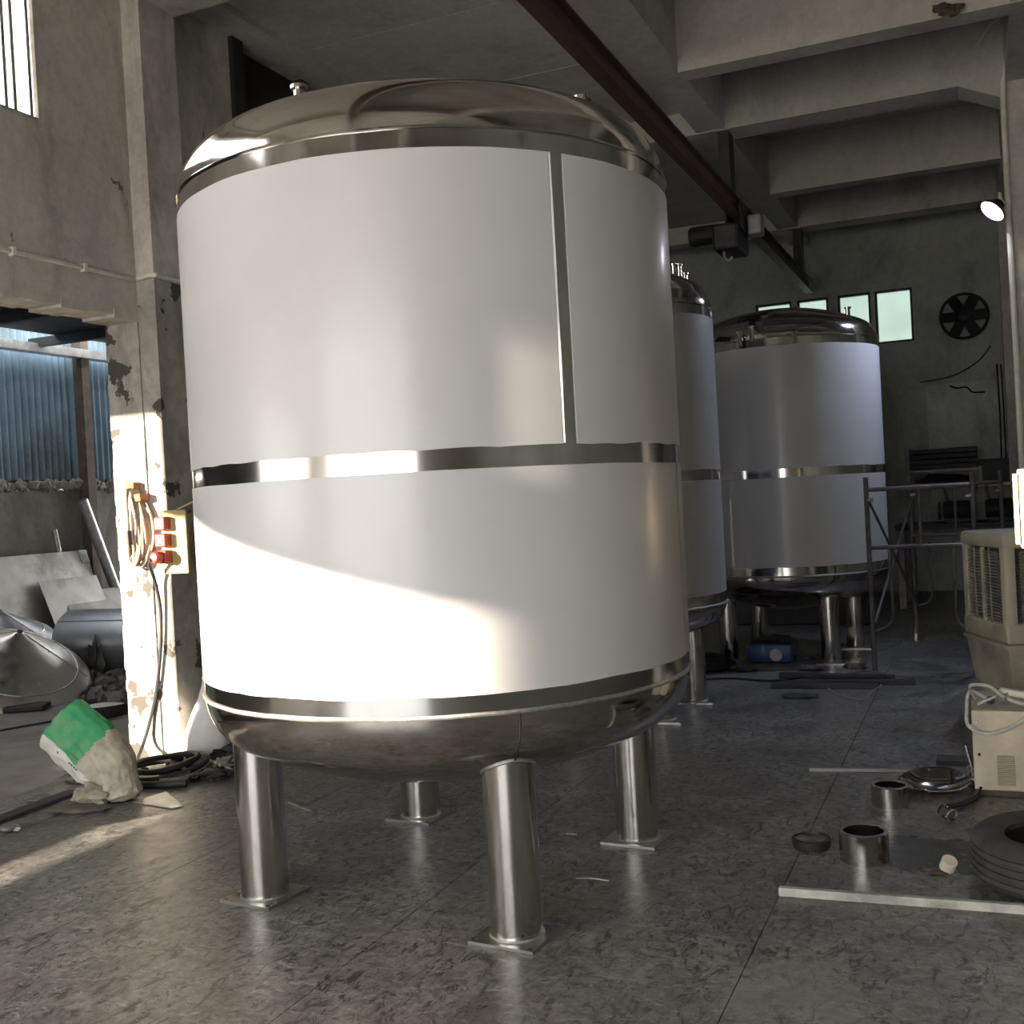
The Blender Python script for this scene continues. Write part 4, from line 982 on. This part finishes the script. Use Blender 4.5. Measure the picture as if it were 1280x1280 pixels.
for k, (a, c) in enumerate((((-.875, 9.60, 1.42), (-.63, 11.43, .35)), ((-.875, 9.60, .40), (-.64, 11.43, 1.40)))):
    tag(tb_(B(), [a, c], .012).obj('scaffold_brace', 'scaff'), ['diagonal brace sloping down from the front scaffold frame to the rear one', 'diagonal brace rising from the front scaffold frame to the rear one'][k], 'brace')

# under the far tank
q = gp(962, 830); tc_ = thing('tool_case', 'blue tool case with a grey grinder lying on it under the far tank', 'tool case', (q.x, q.y + .15, 0))
B().rbox((0, 0, .09), (.40, .26, .17), .03).obj('case_body', 'toolblue', tc_, smooth=True)
B().lathe([(.0, 0), (.055, 0), (.055, .02), (0, .02)], 28, (.06, -.13, .08), Matrix.Rotation(PI / 2, 3, 'X')).obj('disc', 'greybar', tc_, smooth=True)
B().tube([(-.18, 0, .19), (.02, .03, .21), (.16, .05, .20)], [.02, .035, .03], 10).obj('grinder', 'black', tc_, smooth=True)
B().tube(spline([(-.1, 0, .17), (-.1, 0, .22), (.1, 0, .22), (.1, 0, .17)], 5), .012, 8).obj('handle', 'black', tc_, smooth=True)
q = gp(885, 832); ch = thing('hose_roll', 'flat black hose roll lying at the leg of the slim tank', 'hose', (q.x, q.y - .14, 0))
for k in range(3): B().tube([((.26 - .045 * k) * math.cos(a), (.26 - .045 * k) * math.sin(a), .03 + .03 * k) for a in [2 * PI * i / 32 for i in range(32)]], .026, 8, True).obj('hose_loop', 'black', ch, smooth=True)
wire([gp(870, 850, .008), gp(915, 848, .008), gp(965, 851, .008), gp(1020, 845, .008), gp(1085, 846, .008)], .010, 'cableblk', 'black cable trailing across the floor in front of the far tank', 'cable', 'floor_cable')
for k, (u, v, wd) in enumerate(((1045, 848, .9), (1030, 860, .8), (1060, 856, 1.0))):
    q = gp(u, v); o = B().box((0, 0, .018), (wd, .09, .036)).obj('dark_plank', 'boards'); o.location = (q.x, q.y, 0); o.rotation_euler = (0, 0, .1 * k - .05)
    tag(o, 'dark plank lying on the floor in front of the far tank leg', 'plank', 'planks in front of the far tank')
q = gp(1000, 872); o = B().lump((0, 0, .015), (.14, .07, .018), 71, .5, 2).obj('floor_rag', 'tarp', None, smooth=True); o.location = (q.x, q.y, 0); tag(o, 'flat dark rag lying alone on the floor near the planks', 'rag')
for k, (u, v) in enumerate(((930, 838), (1010, 824), (1015, 838), (1070, 836))):
    q = gp(u, v); o = B().lump((0, 0, .02), (.12, .06, .025), 80 + k, .6, 2).obj('offcut', 'scrap', None); o.location = (q.x, q.y, 0); tag(o, 'small grey offcut on the floor around the far tank legs', 'scrap', 'offcuts around the far tank')
wire([gp(1035, 860, .006), gp(1050, 868, .02), gp(1078, 874, .02), gp(1090, 864, .05), gp(1102, 856, .08)], .004, 'cable', 'thin yellowish wire curving over the dark planks', 'wire', 'thin_wire')
q = px(1003, 790, 'y', 12.9); o = B().rbox((0, 0, .28), (1.6, .5, .56), .02).obj('steel_chest', 'boards'); o.location = (-2.0, 12.9, 0); tag(o, 'long low dark chest standing on the floor behind the far tank', 'chest')

# back of the hall: bench, board stack, tarpaulin hump, machines
YK = 14.2
xb0, xb1 = px(1118, 640, 'y', YK).x, px(1275, 640, 'y', YK).x
bn = thing('work_bench', 'dark work bench against the far wall behind the cooler', 'bench', ((xb0 + xb1) / 2, YK, 0)); L = Vector(bn.location)
zbt = px(1180, 655, 'y', YK).z
B().bx(xb0, xb1 + .3, YK, YK + .9, zbt - .06, zbt).obj('bench_top', 'boards', bn, off=L)
for x in (xb0 + .05, xb1 + .2):
    for y in (YK + .06, YK + .84): B().bx(x - .04, x + .04, y - .04, y + .04, 0, zbt - .06).obj('leg', 'scaff', bn, off=L)
# shelf rack with boards
YR = 15.2; r0, r1 = px(1136, 560, 'y', YR), px(1222, 582, 'y', YR)
rk = thing('shelf_rack', 'steel rack against the far wall carrying dark boards', 'rack', ((r0.x + r1.x) / 2, YR + .3, 0)); L = Vector(rk.location)
zsh = px(1180, 606, 'y', YR).z
B().bx(r0.x - .05, r1.x + .45, YR, YR + .7, zsh - .05, zsh).obj('shelf', 'scaff', rk, off=L)
B().bx(r0.x - .05, r1.x + .05, YR, YR + .7, r1.z - .05, r1.z - .02).obj('shelf', 'scaff', rk, off=L)
for x in (r0.x - .03, r1.x + .42):
    for y in (YR + .02, YR + .68): B().bx(x - .025, x + .025, y - .025, y + .025, 0, zsh if x > 0 else r0.z).obj('leg', 'scaff', rk, off=L)
B().bx(r1.x + .01, r1.x + .05, YR + .02, YR + .06, zsh - .02, r1.z).obj('leg', 'scaff', rk, off=L)
for k in range(4):
    h = (r0.z - r1.z) / 4 * .98; z = r1.z - .02 + h * k
    o = B().rbox((0, 0, h / 2 - .003), (r1.x - r0.x - .02 * (k % 2), .6, h - .008), .008).obj('stacked_board', 'boards'); o.location = ((r0.x + r1.x) / 2 + .012 * (k % 2), YR + .33, z); tag(o, 'thick dark board, ' + ['bottom one', 'second from the bottom', 'second from the top', 'topmost'][k] + ' of the stack on the steel rack', 'board', 'boards on the steel rack')
gh = (r1.z - .06 - zsh) / 2; o = B().lump((0, 0, gh * .95), ((r1.x - r0.x) * .42, .25, gh * .78), 3, .25, 3).obj('tarp_bundle', 'tarp', None, smooth=True); o.location = ((r0.x + r1.x) / 2, YR + .32, zsh); tag(o, 'rounded dark tarpaulin bundle on the lower shelf of the steel rack', 'bundle')
o = B().rbox((0, 0, .15), (.45, .4, .30), .02).obj('dark_crate', 'boards'); q = px(1248, 600, 'y', YR); o.location = (q.x, YR + .3, zsh); tag(o, 'dark crate on the rack beside the tarpaulin bundle', 'crate')
# two machines on the bench
for k, (u, lab) in enumerate(((1197, 'dark grinder motor with a tripod of bars on the work bench'), (1250, 'black machine with a curved hood on the work bench'))):
    q = px(u, 640, 'y', YK + .3); t = thing('bench_machine', lab, 'machine', (q.x, YK + .3, zbt)); 
    B().lathe([(0, -.16), (.10, -.16), (.12, -.12), (.12, .12), (.09, .17), (0, .17)], 24, (0, 0, .15), Matrix.Rotation(PI / 2, 3, 'Y')).obj('motor_body', 'black', t, smooth=True)
    B().rbox((0, 0, .03), (.28, .2, .06), .01).obj('machine_base', 'darkmetal', t)
    for s_ in (-1, 1): B().tube([(s_ * .08, 0, .1), (s_ * .20 + .05, .05, .48)], .016, 8).obj('arm', 'scaff', t, smooth=True)
    B().lathe([(0, 0), (.11, 0), (.11, .03), (0, .03)], 28, (-.22 if k == 0 else .22, 0, .15), Matrix.Rotation(PI / 2, 3, 'Y')).obj('wheel', 'darkmetal', t, smooth=True)
# cables on the far wall
for k in range(4):
    a, c, e = px(1246 + k * 5, 455, 'y', YB - .03), px(1250 + k * 5, 520, 'y', YB - .03), px(1252 + k * 6, 580, 'y', YB - .03)
    wire([a, c, e], .012, 'cableblk', 'black cable hanging down the far wall beside the column', 'cable', 'wall_cable')['group'] = 'cables on the far wall'
wire([px(1150, 478, 'y', YB - .03), px(1190, 470, 'y', YB - .03), px(1222, 452, 'y', YB - .03), px(1238, 432, 'y', YB - .03)], .010, 'cableblk', 'slack black cable swung across the dark far wall', 'cable', 'slack_cable')
B().tube(spline([px(1187, 482, 'y', YB - .014), px(1196, 485, 'y', YB - .014), px(1208, 484, 'y', YB - .014), px(1216, 490, 'y', YB - .014), px(1231, 490, 'y', YB - .014)], 6), .012, 6).obj('crack', 'hole', wall_back)
# wall fan, barely lit
q = px(1205, 395, 'y', YB - .15); fn = thing('wall_fan', 'dark round wall fan high on the far wall', 'fan', q)
B().lathe([(.30 + .02 * math.cos(t), .02 * math.sin(t)) for t in [2 * PI * i / 8 for i in range(8)]], 40, (0, 0, 0), Matrix.Rotation(PI / 2, 3, 'X'), closed=True).obj('guard_ring', 'black', fn, smooth=True)
B().lathe([(0, -.06), (.07, -.05), (.07, .05), (0, .06)], 20, (0, 0, 0), Matrix.Rotation(PI / 2, 3, 'X')).obj('hub', 'black', fn, smooth=True)
for k in range(6): B().box((.16 * math.cos(k * PI / 3), 0, .16 * math.sin(k * PI / 3)), (.24, .012, .15), Matrix.Rotation(-k * PI / 3, 3, 'Y') @ Matrix.Rotation(.4, 3, 'X')).obj('blade', 'black', fn)
B().bx(-.03, .03, .02, .16, -.03, .03).obj('bracket', 'black', fn)
